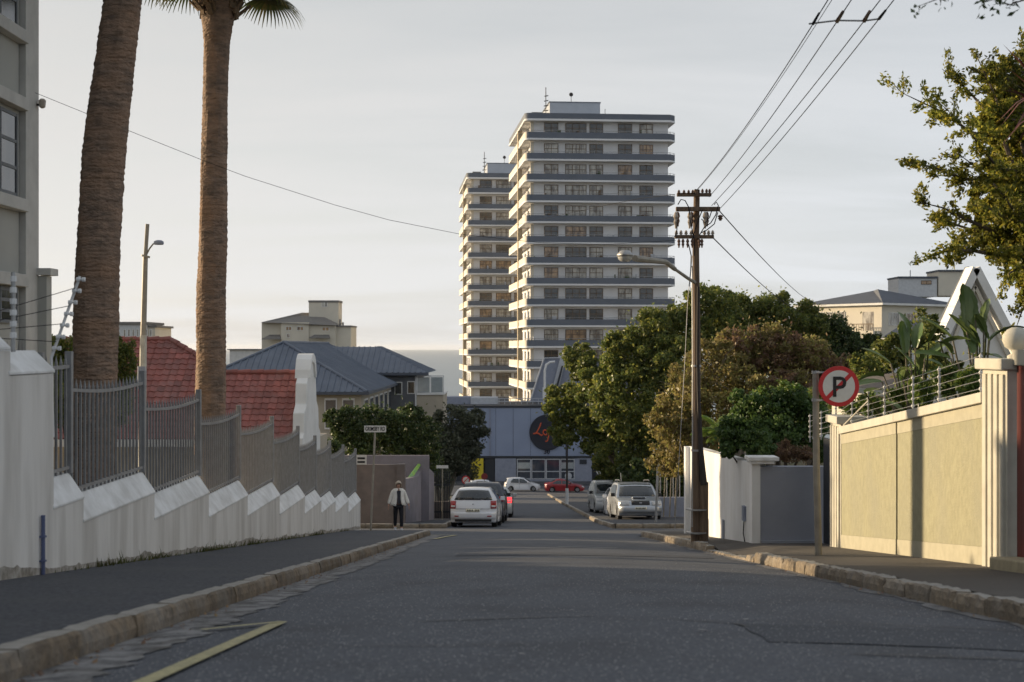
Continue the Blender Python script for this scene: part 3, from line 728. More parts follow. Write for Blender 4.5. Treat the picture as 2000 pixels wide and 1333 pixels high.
# low wall and bars beyond the parked cars
lw = thing('boundary_wall', 'low grey wall topped by thin upright bars beyond the parked silver car', 'wall', (7.5, 66, G(66)))
MB().box(6.8, 12, 66, 66.25, G(66)-.4, P(0,972,66).z).build('wall_panel', M['gym_plinth'], lw)
MB().add([(6.55,52.7,G(52.7)-.3),(6.8,52.7,G(52.7)-.3),(6.8,66,G(66)-.3),(6.55,66,G(66)-.3),(6.55,52.7,G(52.7)+.9),(6.8,52.7,G(52.7)+.9),(6.8,66,G(66)+.9),(6.55,66,G(66)+.9)],
         [(0,3,2,1),(4,5,6,7),(0,1,5,4),(1,2,6,5),(2,3,7,6),(3,0,4,7)]) if False else None
for k in range(16):
    x = 6.9+k*.30
    MB().box(x-.025, x+.025, 66.1, 66.15, P(0,973,66).z, P(0,889+rnd.uniform(-8,8),66).z).build('bar', M['galv'], lw)

# ================================================================== buildings, left side
def roof_patch(poly, spacing, rw, rh, mb, direction='up'):
    """ribs on a plane polygon; poly[0]->poly[1] is the eave"""
    p0, p1 = Vector(poly[0]), Vector(poly[1]); u = (p1-p0).normalized()
    nrm = (p1-p0).cross(Vector(poly[-1])-p0).normalized()
    if nrm.z < 0: nrm = -nrm
    v = nrm.cross(u)
    if (Vector(poly[-1])-p0).dot(v) < 0: v = -v
    q = [((Vector(p)-p0).dot(u), (Vector(p)-p0).dot(v)) for p in poly]
    mb.add([Vector(p) for p in poly], [tuple(range(len(poly)))])
    lo = min(a for a, b in q); hi = max(a for a, b in q); x = lo+spacing/2
    while x < hi:
        ts = []
        for (a, b), (c, d) in zip(q, q[1:]+q[:1]):
            if (a-x)*(c-x) < 0: ts.append(b+(d-b)*(x-a)/(c-a))
        if len(ts) >= 2:
            t0, t1 = min(ts), max(ts); s0 = p0+u*x+v*t0; s1 = p0+u*x+v*t1
            mb.add([s0-u*rw/2, s0+u*rw/2, s0+u*rw*.3+nrm*rh, s0-u*rw*.3+nrm*rh, s1-u*rw/2, s1+u*rw/2, s1+u*rw*.3+nrm*rh, s1-u*rw*.3+nrm*rh],
                   [(0,1,2,3),(4,7,6,5),(1,5,6,2),(2,6,7,3),(3,7,4,0)])
        x += spacing
    return nrm
# -- red tiled house
red = thing('house', 'low house with a red clay tile roof and white curved gable below the railings', 'house', (-9.5, 46, G(46)))
e0, r0 = Vector((0,43.5,-2.8)), Vector((0,47.5,.25))
def onp(x, t): return (x, e0.y+(r0.y-e0.y)*t, e0.z+(r0.z-e0.z)*t)
tm = .646
front = [onp(-23,0), onp(-6.75,0), onp(-6.75,tm), onp(-9.3,tm), onp(-11.4,1), onp(-23,1)]  # left end lengthened out of sight to shade the white corner wall
MB().add(front, [tuple(range(6))]).build('roof', M['red_tile'], red, fix=False)
MB().add([(-11.4,47.5,.25),(-9.3,46.1,-.83),(-10.0,49.0,-.86)], [(0,1,2)]).build('roof', M['red_tile'], red, fix=False)
MB().add([(-6.75,46.1,-.83),(-9.3,46.1,-.83),(-9.3,48.7,-2.8),(-6.75,48.7,-2.8)], [(0,1,2,3)]).build('roof', M['red_tile'], red, fix=False)
MB().add([(-23,47.5,.25),(-11.4,47.5,.25),(-10.0,49.0,-.86),(-9.3,51.5,-2.8),(-23,51.5,-2.8)], [(0,1,2,3,4)]).build('roof', M['red_tile'], red, fix=False)
import bmesh
# tile: a double-roll profile, 0.32 wide and 0.36 long
sl = (r0-e0).normalized(); nn_ = Vector((0,-sl.z,sl.y))
tw, tl = .245, .285
mbt = MB(); prof = [(0,.0),(.065,.038),(.13,.016),(.19,.0),(.245,.008)]
def tile_geo(mbx, o):
    vs = []
    for j, off in ((0, .032), (1, .006)):
        for (x, h) in prof: vs.append(Vector((x,0,0))+sl*(j*(tl+.03))+nn_*(h+off)+o)
    for (x, h) in prof: vs.append(Vector((x,0,0))+nn_*(h*.2)+o)
    fs = [(i, i+1, 6+i, 5+i) for i in range(4)] + [(10+i, 11+i, i+1, i) for i in range(4)]
    mbx.add(vs, fs)
tile_geo(mbt, Vector((0,0,0))); tile_me = mbt.mesh('roof_tile', M['red_tile'], smooth=False)
def inpoly(pt, poly):
    x, y = pt; c = False
    for (x1, y1), (x2, y2) in zip(poly, poly[1:]+poly[:1]):
        if (y1 > y) != (y2 > y) and x < (x2-x1)*(y-y1)/(y2-y1)+x1: c = not c
    return c
Lr = (r0-e0).length; p2d = [(-16,0),(-6.75,0),(-6.75,tm*Lr),(-9.3,tm*Lr),(-11.4,Lr),(-16,Lr)]
cand = []
j = 0
while j*tl < Lr:
    i = 0
    while i*tw < 9.3:
        x = -16+i*tw
        if inpoly((x+tw/2, j*tl+tl*.6), p2d): cand.append((x, j))
        i += 1
    j += 1
cand.sort(key=lambda c: (0 if (c[1] >= 1 and (c[0] > -13.2)) else 1, -c[1]))
rest = MB()
for k, (x, j) in enumerate(cand):
    loc = e0+sl*(j*tl)+Vector((x+rnd.uniform(-.008,.008),0,0))+nn_*rnd.uniform(-.004,.006)
    if k < 295: inst('roof_tile', tile_me, red, loc)
    else: tile_geo(rest, loc)
tag(rest.build('roof_tiles', M['red_tile'], red, fix=False), kind='stuff')
for (a, b) in (((-6.8,46.1,-.80),(-9.3,46.1,-.80)), ((-9.3,46.1,-.80),(-11.4,47.5,.28)), ((-11.4,47.5,.28),(-16,47.5,.28))):
    a, b = Vector(a), Vector(b); n = max(2, int((b-a).length/.36))
    for k in range(n):
        MB().tube([a.lerp(b, k/n)+Vector((0,0,.02)), a.lerp(b, (k+1.05)/n)], [.10,.085], 8).build('ridge_tile', M['red_tile'], red)
MB().box(-16, -6.8, 43.42, 43.52, -3.02, -2.80).build('fascia', M['house_white'], red)
MB().box(-22.8, -6.5, 43.9, 50, G(46)-.5, -3.0).build('wall', M['house_cream'], red)
gp = [(43.2,G(44)-.4),(43.2,-2.75),(43.55,-2.62),(43.7,-2.0),(44.3,-1.75),(44.45,-1.1),(44.9,-.9),(45.0,-.62),(45.25,-.38),(45.6,-.24),(46.0,-.22),(46.4,-.30),(46.7,-.52),(46.85,-.85),(47.3,-1.0),(47.5,-1.7),(48.1,-1.95),(48.3,-2.6),(48.8,-2.75),(48.8,G(48)-.4)]
gs = lambda y: 43.35+(y-43.2)*.70
MB().prism([(-6.73, gs(y), z) for y, z in gp], (.36,0,0)).build('gable', M['house_white'], red, bevel=.03)
MB().prism([(-6.79, gs(y), z) for y, z in [(44.8,-.95),(44.9,-.68),(45.2,-.36),(45.6,-.20),(46.0,-.18),(46.45,-.27),(46.78,-.5),(46.9,-.95),(46.7,-.95),(46.3,-.5),(45.5,-.42),(45.1,-.7),(45.0,-.95)]], (.48,0,0)).build('gable_moulding', M['house_white'], red)

# -- grey-blue hipped house
bh = thing('house', 'cream house with a big blue grey ribbed metal hip roof', 'house', (-13.7, 90, G(90)))
mb = MB(); E = -2.48
fl, fr, bk_r, bk_l = (-19.3,80,E), (-8.15,80,E), (-8.15,112,E), (-19.3,112,E); a0, a1 = (-13.74,85.5,.31), (-13.74,106.5,.31)
roof_patch([fl, fr, a0], .36, .10, .055, mb)
roof_patch([fr, bk_r, a1, a0], .36, .10, .055, mb)
roof_patch([bk_l, fl, a0, a1], .36, .10, .055, mb)
mb.add([bk_r, bk_l, a1], [(0,1,2)])
mb.build('roof', M['blue_roof'], bh, fix=False)
mb = MB().tube([Vector(fr)+Vector((0,0,.03)), Vector(a0)+Vector((0,0,.05)), Vector(a1)+Vector((0,0,.05))], .09, 6); mb.tube([Vector(fl)+Vector((0,0,.03)), Vector(a0)+Vector((0,0,.05))], .09, 6)
mb.build('ridge_cap', M['blue_roof'], bh)
MB().box(-19.3,-8.10,79.93,80.0,E-.16,E+.01).build('gutter', M['slate'], bh)
MB().box(-8.15,-8.06,80.0,112,E-.16,E+.01).build('gutter', M['slate'], bh)
MB().box(-18.9,-8.55,80.45,111.5,G(80)-4,E-.05).build('wall', M['house_cream'], bh)
for k in range(7):
    y = 82+k*3.2
    f = MB().box(-8.56,-8.50,y,y+2.0,-4.6,-2.95).build('window', M['house_white'], bh)
    for s_ in (0,1): MB().box(-8.50,-8.485,y+.08+s_*.97,y+.9+s_*.97,-4.5,-3.05).build('pane', M['glass_blue'], f)
for x in (-10.6, -9.6): 
    f = MB().box(x,x+.7,80.38,80.44,-4.6,-2.85).build('window', M['house_white'], bh); MB().box(x+.06,x+.64,80.36,80.38,-4.5,-2.95).build('pane', M['glass_blue'], f)
# -- second ribbed roof, terrace
h2 = thing('house', 'dark walled house with ribbed roof and glazed corner terrace towards the sea', 'house', (-8, 102, G(102)))
mb = MB(); E2 = -1.75
roof_patch([(-15,100,E2),(-5.9,100,E2),(-9.9,104.2,.08),(-15,104.2,.08)], .4, .11, .06, mb)
roof_patch([(-5.9,100,E2),(-5.9,110,E2),(-9.9,108,.08),(-9.9,104.2,.08)], .4, .11, .06, mb)
mb.build('roof', M['blue_roof'], h2, fix=False)
MB().box(-15,-5.86,99.93,100,E2-.18,E2+.01).build('gutter', M['slate'], h2)
MB().box(-14.5,-6.75,100.5,109,G(100)-3,E2-.02).build('wall', M['house_grey'], h2)
MB().box(-6.73,-4.85,100.4,106,G(100)-3,-3.32).build('terrace_wall', M['house_cream'], h2)
MB().box(-6.73,-4.80,100.3,106,-3.31,-3.2).build('terrace_slab', M['house_white'], h2)
for x in (-6.73,-5.8,-4.87): MB().box(x,x+.07,100.3,100.37,-3.2,-2.02).build('terrace_post', M['white_metal'], h2)
MB().box(-6.73,-4.80,100.29,100.38,-2.02,-1.94).build('terrace_rail', M['white_metal'], h2)
for x in (-6.64,-5.71): MB().box(x,x+.82,100.33,100.345,-3.15,-2.06).build('glass_panel', M['glass_clear'], h2)
for x, z in ((-8.3,-2.4),(-7.4,-2.35)): 
    f = MB().box(x,x+.55,100.44,100.49,z-.9,z).build('window', M['house_white'], h2); MB().box(x+.06,x+.49,100.42,100.44,z-.84,z-.06).build('pane', M['glass_dark'], f)
MB().tube([(-6.8,100.42,-2.0),(-6.8,100.42,-9)], .06, 6).build('downpipe', M['white_metal'], h2)
# white box at the far left of the ribbed roof
bx = thing('house', 'small flat roofed white box house beyond the ribbed roof', 'house', (-28, 135, G(135)))
MB().box(-26.8,-23.0,135,141,-12,P(0,684,135).z).build('wall', M['apt_white'], bx); MB().box(-27,-22.8,134.8,141.2,P(0,684,135).z,P(0,682,135).z).build('roof', M['slate'], bx)

def window(parent, p0, ux, w_, h_, nrm, gm, fm=None, cols=2, rows=2, fw=.06, depth=.07):
    """frame with glazing bars, its pane a sub-part. p0: lower left corner on the wall, ux: unit vector along it, nrm: outward"""
    p0 = Vector(p0); ux = Vector(ux).normalized(); nrm = Vector(nrm).normalized(); uz = Vector((0,0,1))
    mb = MB()
    for a in range(cols+1):
        x = a*(w_-fw)/cols; mb.obox(p0+ux*x, ux*fw, nrm*depth, uz*h_)
    for b in range(rows+1):
        z = b*(h_-fw)/rows
        mb.obox(p0+uz*z+nrm*.003, ux*w_, nrm*(depth-.008), uz*fw)
    f = mb.build('window', fm or M['win_frame'], parent, fix=False)
    MB().obox(p0+ux*.01+uz*.01+nrm*.012, ux*(w_-.02), nrm*.02, uz*(h_-.02)).build('pane', gm, f, fix=False)
    return f
# -- apartment block beyond the hipped roof
ap = thing('apartment_block', 'cream apartment block with hipped roof and square stair tower above the ribbed roof', 'building', (-28, 190, G(190)))
Y = 190; q = lambda px, py: P(px, py, Y)
def bxp(name, px0, px1, py0, py1, d, m, y0=Y, parent=None):
    a, b = P(px0, py1, y0), P(px1, py0, y0)
    return MB().box(a.x, b.x, y0, y0+d, a.z, b.z).build(name, m, parent)
bxp('wall', 511, 556, 630, 900, 9, M['apt_cream'], 190.5, ap)
bxp('wall', 549, 603, 630, 900, 9, M['apt_cream'], 189.6, ap)
bxp('wall', 603.5, 655, 636, 900, 9, M['apt_cream'], 190, ap)
bxp('tower_wall', 603, 661, 590, 700, 4, M['apt_cream'], 193, ap)
bxp('tower_roof', 602, 662, 587, 591, 4.2, M['apt_roof'], 192.9, ap)
bxp('wing_wall', 655.5, 685, 638, 900, 7, M['apt_cream'], 191, ap)
bxp('flat_roof', 655, 686, 636, 639, 7.2, M['apt_roof'], 190.8, ap)
e = P(0,630,189.3).z; c = P(590,611,193.5); l_ = P(509,630,189.3); r_ = P(657,636,189.3)
MB().add([l_, r_, c, (l_.x,198,l_.z), (r_.x,198,l_.z), (c.x+2,195,c.z)], [(0,1,5,2),(0,2,3),(1,4,5),(3,2,5,4)]).build('roof', M['apt_roof'], ap, fix=False)
for (a, b, yy) in ((511,549,662),(603,645,660)):
    l_ = P(a,yy,188.8); r_ = P(b,yy,188.8)
    MB().add([l_, r_, r_+Vector((-.4,1.6,.55)), l_+Vector((.8,1.6,.55))], [(0,1,2,3)]).add([l_-Vector((0,0,.1)), r_-Vector((0,0,.1)), r_, l_], [(0,1,2,3)]).build('canopy', M['apt_roof'], ap, fix=False)
for (a, b, yy, y0) in ((558,570,642,189.6),(580,593,642,189.6),(629,643,643,190),(560,566,656,189.6)):
    pa_ = P(a, yy+4, y0); wd = (b-a)/F*y0
    window(ap, pa_, (1,0,0), wd, 8/F*y0, (0,-1,0), M['glass_warm_glint'], M['house_white'], 2, 1)
window(ap, P(628,600,193), (1,0,0), .8, .7, (0,-1,0), M['glass_curtain'], M['house_white'], 2, 1)
for (a, h) in ((664,16),(670,10)): MB().tube([P(a,640,192),P(a,640-h,192)], .12, 6).build('vent_pipe', M['apt_roof'], ap)
# -- far apartment block seen between the palms
fa = thing('apartment_block', 'pale block with tall narrow windows between the thick palm and the lamp post', 'building', (-50, 190, G(190)))
bxp('wall', 222, 285, 634, 900, 9, M['apt_white'], 190, fa)
bxp('wall', 285.5, 303, 640, 900, 9, M['apt_cream'], 191, fa)
bxp('roof', 218, 287, 629, 634, 9.5, M['apt_roof'], 189.7, fa); bxp('roof', 285, 306, 636, 640, 9.5, M['apt_roof'], 190.8, fa)
bxp('chimney', 228, 232, 620, 630, .4, M['apt_roof'], 191, fa)
for k in range(7):
    window(fa, P(241+k*8.5, 658, 190), (1,0,0), .34, 1.0, (0,-1,0), M['glass_curtain'], M['house_white'], 1, 1)

# -- grey building at the left edge
lb = thing('apartment_block', 'tall grey rendered building with ledges at the left edge of the street', 'building', (-8, 20, G(20)))
BX = -7.62; BY = 22.6
MB().box(-16, BX, 4, BY-.62, G(10)-1, 13).build('wall', M['left_bldg'], lb)
MB().box(-16, BX+.10, BY-.6, BY, G(22)-1, 13).build('corner_pier', M['left_bldg_trim'], lb)
MB().box(-16, BX-.05, BY-1.0, BY-.605, G(22)-1, 12.9).build('recess', M['left_bldg_dark'], lb) if False else None
for k, py in enumerate((75, 205, 400, 545)):
    z = P(0, py, 22.2).z
    MB().box(BX, BX+.16, 4, BY-.62, z-.14, z+.05).build('ledge', M['left_bldg_trim'], lb, bevel=.01)
for z in (P(0,-300,22.2).z, P(0,-120,22.2).z): MB().box(BX, BX+.16, 4, BY-.62, z-.14, z+.05).build('ledge', M['left_bldg_trim'], lb)
for (z0, z1) in ((P(0,395,22).z, P(0,215,22).z), (P(0,640,22).z, P(0,552,22).z), (P(0,68,22).z, P(0,-100,22).z)):
    for y in (20.35, 17.2, 14.0):
        window(lb, (BX, y, z0+.06), (0,1,0), 1.45, z1-z0-.16, (1,0,0), M['glass_dark'], M['left_bldg_dark'], 2, 3, fw=.05, depth=.05)
MB().box(BX+.10, BX+.32, BY-.1, BY+.28, P(0,535,22.5).z-.02, P(0,524,22.5).z).build('pipe_cap', M['left_bldg_trim'], lb)
MB().box(BX+.10, BX+.24, BY-.05, BY+.2, G(22), P(0,535,22.5).z-.03).build('downpipe_box', M['left_bldg'], lb)
MB().box(-17, -14, 36.6, 41, G(38)-1, 1.6).build('added_shade_block', M['left_bldg'], lb)  # unseen block added to shade the white corner wall on the right
MB().box(-17.3, -13.8, 36.4, 41.2, 1.61, 1.8).build('flat_roof', M['left_bldg_dark'], lb)  # flat top of the added shading block
fl_ = thing('floodlight', 'small brass floodlight fixed high on the grey building corner', 'lamp', (BX+.12, BY, P(0,205,22.5).z))
MB().tube([(BX+.08,BY-.1,P(0,205,22.5).z),(BX+.17,BY-.1,P(0,205,22.5).z)], .02, 6).build('bracket', M['creosote'], fl_)
MB().lathe([(.02,-.08),(.05,-.06),(.06,.04),(.03,.07)], (BX+.19,BY-.1,P(0,202,22.5).z), 8, 'Z').build('lamp_head', M['porcelain'], fl_)
# ================================================================== the two towers
def tower(name_label, corner, rz, zroof, nfl, fh, W_, D_, winx):
    t = thing('apartment_tower', name_label, 'building', (corner[0], corner[1], zroof-nfl*fh), R(rz))
    # local frame: x along the camera-side front, y along the depth, z up; z=0 at the lowest floor, roof at H
    H = nfl*fh; bal = 1.35; ML, MW, MF = M['tower_white'], M['tower_cream'], M['win_frame']
    MB().box(bal, W_-.9, bal, D_-bal, -8, H-.3).build('wall', ML, t, world=False)
    # lit-side corner column and the tall fin
    MB().box(-.10, .55, 9.6, 10.5, -8, H-.35).build('fin', M['tower_fin'], t, world=False)
    def outline(r, inset=0, seg=6):
        pts = []
        a = inset
        for k in range(seg+1):
            th = math.pi + k*(math.pi/2)/seg
            pts.append((a+r+r*math.cos(th), a+r+r*math.sin(th)))
        pts += [(W_-a-.8, a), (W_-a, a+.9), (W_-a, D_-a), (a, D_-a)]
        return pts
    def ring(z0, z1, th, m, nm, inset=0):
        o_ = outline(.9, inset); i_ = outline(.9-th*.5, inset+th)
        n = len(o_); mb = MB(); vs = [(x,y,z) for z in (z0,z1) for x,y in o_]+[(x,y,z) for z in (z0,z1) for x,y in i_]
        fs = []; ms = []
        for k in range(n):
            k2 = (k+1) % n
            f4 = [(k,k2,n+k2,n+k), (2*n+k2,2*n+k,3*n+k,3*n+k2), (n+k,n+k2,3*n+k2,3*n+k), (k2,k,2*n+k,2*n+k2)]
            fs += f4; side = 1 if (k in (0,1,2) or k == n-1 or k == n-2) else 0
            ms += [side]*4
        b0 = len(mb.v); mb.v += vs
        for f, s_ in zip(fs, ms): mb.f.append(f); mb.m.append(s_)
        return mb.mesh(nm, m)
    def slab(z0, z1, nm, m, inset=0):
        return MB().prism([(x,y,z0) for x,y in outline(.9, inset)], (0,0,z1-z0)).mesh(nm, m)
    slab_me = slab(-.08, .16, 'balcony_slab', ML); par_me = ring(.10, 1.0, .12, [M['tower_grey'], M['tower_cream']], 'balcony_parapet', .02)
    rail = MB()
    ol = outline(.9, .05)
    for (x, y) in ol: rail.tube([(x,y,1.0),(x,y,1.22)], .03, 4)
    for k in range(12): rail.tube([(1+k*(W_-2)/11,.07,1.0),(1+k*(W_-2)/11,.07,1.22)], .025, 4)
    rail.tube([(x,y,1.22) for x,y in ol[:-1]], .03, 4)
    rail_me = rail.mesh('railing', M['galv'])
    up = [('glass_curtain',.46),('glass_warm_glint',.26),('glass_dark',.28)]
    def pick():
        r = rnd.random()
        for k, v in up:
            if r < v: return M[k]
            r -= v
        return M['glass_dark']
    meshes = {}
    for k in range(nfl):
        z = H-fh*(k+1)
        inst('balcony_slab', slab_me, t, (0,0,z), world=False)
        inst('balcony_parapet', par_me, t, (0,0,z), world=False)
        inst('railing', rail_me, t, (0,0,z), world=False)
        for (x, w_, cols) in winx:
            key = (round(w_,2), cols)
            if key not in meshes:
                fw = .09; h_ = 1.55; mb = MB()
                for a in range(cols+1): xx = a*(w_-fw)/cols; mb.box(xx, xx+fw, -.07, 0, 0, h_)
                for b in (0, .78, 1.55-fw): mb.box(.001, w_-.001, -.067, 0, b, b+fw)
                meshes[key] = (mb.mesh('window', MF), [MB().box(.02, w_-.02, -.045, -.012, .02, h_-.02).mesh('pane', M[g_]) for g_ in ('glass_curtain','glass_warm_glint','glass_dark')])
            fm, pm = meshes[key]
            f = inst('window', fm, t, (x, bal, z+.95), world=False)
            r = rnd.random(); pmx = pm[0 if r < .46 else (1 if r < .70 else 2)]
            g_ = inst('pane', pmx, f, (0,0,0), world=False)
        # left side: door recess strips
        mb = MB(); 
        for yy in (2.6, 7.0, 12.4, 17.0, 21.0): mb.box(bal-.05, bal, yy, yy+1.6, z+.2, z+2.3)
        mb.build('side_window', M['glass_dark'], t, world=False)
        MB().box(bal-.45, bal+.02, bal-.12, bal+.12, z+.17, z+fh-.17).build('pier', MW, t, world=False)
    # things kept on the balconies
    for k in range(34):
        fl2 = rnd.randrange(nfl); xx = rnd.uniform(1.2, W_-2); z = H-fh*(fl2+1)+.17; hh = rnd.uniform(.9, 1.5); ww_ = rnd.uniform(.12, .6)
        MB().box(xx, xx+ww_, .5, .9, z, z+hh).build(*(('planter', M['leaf_dark']) if k % 3 == 0 else ('deck_chair', M['win_frame']) if k % 3 == 1 else ('laundry', M['gym_light'])), t, world=False)
    # roof slab and band
    rs_ = MB().prism([(x,y,0) for x,y in outline(.9)], (0,0,.28)).build('roof_slab', ML, t, world=False); rs_.location = (0,0,H-.30)
    rb = inst('roof_parapet', ring(0,.78,.2,[M['tower_grey'], M['tower_grey']],'roof_parapet',.03), t, (0,0,H-.01), world=False)
    # penthouse
    MB().box(W_*.19, W_*.53, 5, 14, H+.2, H+3.1).build('plant_room', M['plant_grey'], t, world=False)
    MB().box(W_*.185, W_*.535, 4.95, 14.05, H+3.11, H+3.25).build('plant_roof', M['tower_grey'], t, world=False)
    MB().box(W_*.28, W_*.31, 4.93, 5.0, H+.5, H+1.1).build('vent', M['gym_dark'], t, world=False)
    MB().box(W_*.06, W_*.13, 3, 4.4, H+.78, H+1.35).build('water_tank', M['apt_roof'], t, world=False)
    mb = MB().tube([(W_*.165,5.2,H+.5),(W_*.165,5.2,H+5.3)], .06, 5)
    for k in range(5): mb.tube([(W_*.165-.4+.05*k,5.2,H+1.2+k*.7),(W_*.165+.35,5.2,H+1.3+k*.7)], .07, 4)
    mb.build('antenna', M['creosote'], t, world=False)
    mb = MB().tube([(W_*.335,5.1,H+3.1),(W_*.335,5.1,H+4.2)], .04, 5); mb.lathe([(0,-.08),(.28,-.02),(.30,.05),(0,.12)], (W_*.335,5.1,H+4.3), 10, 'Y')
    mb.build('dish', M['creosote'], t, world=False)
    MB().tube([(W_*.56,4.5,H+.6),(W_*.56,4.5,H+2.2)], .04, 5).build('mast', M['creosote'], t, world=False)
    return t
pxm = F/198.0
wl = [((a-1025)/pxm, (b-a)/pxm, c) for a, b, c in ((1065,1093,2),(1107,1149,3),(1155,1182,2),(1212,1240,2),(1255,1282,2))]
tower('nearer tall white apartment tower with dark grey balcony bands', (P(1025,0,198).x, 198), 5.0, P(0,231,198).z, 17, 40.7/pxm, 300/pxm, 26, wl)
px2 = F/256.0
wl2 = [((a-911)/px2, (b-a)/px2, c) for a, b, c in ((938,962,2),(970,1000,3),(1006,1026,2),(1048,1070,2),(1080,1102,2))]
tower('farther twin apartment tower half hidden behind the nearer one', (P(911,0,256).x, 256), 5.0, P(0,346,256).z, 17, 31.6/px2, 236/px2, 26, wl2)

# ================================================================== blue-grey gym building at the foot of the street
gy = thing('gym_building', 'blue grey flat fronted gym building across the bottom of the street', 'building', (0, 168, G(168)))
YB = 170.2
def gb(name, a, b, c, d, m, y0=YB, dep=.3, parent=gy):
    p, q_ = P(a, d, y0), P(b, c, y0)
    return MB().box(p.x, q_.x, y0, y0+dep, p.z, q_.z).build(name, m, parent)
gb('wall', 868, 1300, 797, 891, M['gym_wall'], YB, 14)
gb('parapet_cap', 866, 1302, 793, 797, M['gym_dark'], YB-.08, 14)
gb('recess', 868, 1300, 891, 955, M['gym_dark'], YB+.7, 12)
gb('wall_panel', 967, 1008, 896, 955, M['gym_plinth'], YB+.02, .6)
gb('wall_panel', 1122.5, 1156, 896, 955, M['gym_plinth'], YB+.02, .6)
gb('plinth', 1008.2, 1122.3, 937.3, 955, M['gym_plinth'], YB+.03, .55)
gb('soffit', 868, 1300, 891.2, 895.5, M['gym_dark'], YB+.03, .6)
gb('yellow_panel', 920, 944, 896, 940, M['yellow_panel'], YB+.01, .1)
gb('door', 947, 966, 896, 952, M['gym_dark'], YB+.3, .1)
gb('number_board', 1132, 1146, 898, 907, M['gym_dark'], YB-.03, .05)
for k in range(4):
    a = 1009.5+k*28.4
    f = MB(); p = P(a, 936.5, YB+.15); wd = 27.6/F*YB; h_ = 40/F*YB
    for (x0, x1, z0, z1) in ((0,.1,0,h_),(wd-.1,wd,0,h_),(.1,wd-.1,0,.1),(.1,wd-.1,h_-.1,h_),(.1,wd-.1,h_*.36,h_*.36+.1)): f.box(p.x+x0,p.x+x1,YB+.05,YB+.15,p.z+z0,p.z+z1)
    fo = f.build('window', M['gym_light'], gy)
    MB().box(p.x+.05,p.x+wd-.05,YB+.16,YB+.2,p.z+.05,p.z+h_-.05).build('pane', M['glass_blue'], fo)
    if k in (0, 3): MB().box(p.x+.12,p.x+wd-.12,YB+.12,YB+.15,p.z+h_*.52,p.z+h_*.82).build('poster', M['glass_clear'], fo)
MB().lathe([(0,-.03),(.42,-.03),(.42,.02),(0,.02)], P(1110,930,YB+.05), 20, 'Y').build('round_sticker', M['gym_light'], gy)
gb('upper_parapet', 870, 918.5, 776, 793, M['gym_plinth'], YB+5, 4); gb('upper_panel', 919, 972, 777, 793, M['gym_light'], YB+4.8, 4)
for yy in (778, 784, 790): gb('terrace_rail', 973, 1062, yy, yy+1.3, M['gym_light'], YB+4.5, .1)
for k in range(9): gb('terrace_post', 974+k*11, 975.2+k*11, 779.4, 793, M['gym_light'], YB+4.6, .1)
# sloping roof light fin behind the parapet
sf = thing('roof_fin', 'slanting grey roof structure with pale edges standing behind the gym parapet', 'roof structure', tuple(P(1060,793,182)))
MB().prism([P(1034,790,182), P(1063,700,182), P(1104,700,182), P(1140,700,182), P(1140,790,182)], (0,5,0)).build('wall', M['gym_plinth'], sf)
MB().tube([P(1034,790,181.8), P(1063,700,181.8), P(1105,699,181.8)], .1, 5).build('edge_trim', M['gym_light'], sf)
MB().prism([P(1072,788,181.5), P(1094,700,181.5), P(1106,700,181.5), P(1084,788,181.5)], (0,.4,0)).build('slanted_beam', M['gym_light'], sf)
MB().prism([P(1077,788,181.3), P(1097,715,181.3), P(1100,715,181.3), P(1082,788,181.3)], (0,.3,0)).build('beam_slot', M['gym_dark'], sf)
gl = thing('street_lamp', 'pale gooseneck lamp rising in front of the slanting roof structure', 'lamp', tuple(P(1064,800,176)))
MB().tube([P(1064,800,176), P(1064,725,176), P(1067,713,176), P(1074,708,176), P(1084,707,176)], .14, 8).build('post', M['white_metal'], gl)
MB().box(P(1060,0,175.8).x,P(1064,0,175.8).x,175.8,176.2,P(0,800,176).z,P(0,757,176).z).build('cabinet', M['white_metal'], gl)
for k in range(7): gb('panel_joint', 900+k*34, 900.6+k*34, 798, 890, M['gym_dark'], YB-.012, .03)
gb('downpipe', 1136, 1138.5, 797, 890, M['gym_plinth'], YB-.14, .12); gb('downpipe', 956, 958, 797, 890, M['gym_plinth'], YB-.14, .12)
# round sign
sg = thing('round_sign', 'large round navy sign with orange handwritten letters on the gym wall', 'sign', tuple(P(1069,845,YB-.1)))
MB().lathe([(0,-.12),(2.12,-.12),(2.15,-.05),(2.15,0),(0,0)], (0,0,0), 48, 'Y').build('disc', M['sign_disc'], sg, world=False)
def stroke(pts, r, m, name, parent, y=-.15, sc=1.0, ox=0, oz=0):
    # smooth poly
    q = []
    for i in range(len(pts)-1):
        p0 = pts[max(i-1,0)]; p1_, p2_ = pts[i], pts[i+1]; p3 = pts[min(i+2,len(pts)-1)]
        for s_ in range(5):
            t = s_/5
            q.append(tuple(.5*((2*p1_[k])+(-p0[k]+p2_[k])*t+(2*p0[k]-5*p1_[k]+4*p2_[k]-p3[k])*t*t+(-p0[k]+3*p1_[k]-3*p2_[k]+p3[k])*t**3) for k in (0,1)))
    q.append(pts[-1])
    return MB().tube([(ox+x*sc, y, oz+z*sc) for x, z in q], r, 6).build(name, m, parent, world=False)
stroke([(-.75,1.15),(-1.0,.5),(-1.35,-.05),(-1.7,-.15),(-1.1,-.1),(-.75,-.35),(-.55,-.25)], .085, M['orange'], 'letter', sg)
stroke([(.05,.15),(-.35,.30),(-.5,-.05),(-.15,-.3),(.1,.15),(.15,-.4),(0,-1.0),(-.25,-1.05)], .085, M['orange'], 'letter', sg)
stroke([(.25,-.25),(.55,.25),(.6,-.2),(.85,.15),(1.0,-.25),(1.4,0)], .075, M['orange'], 'letter', sg)

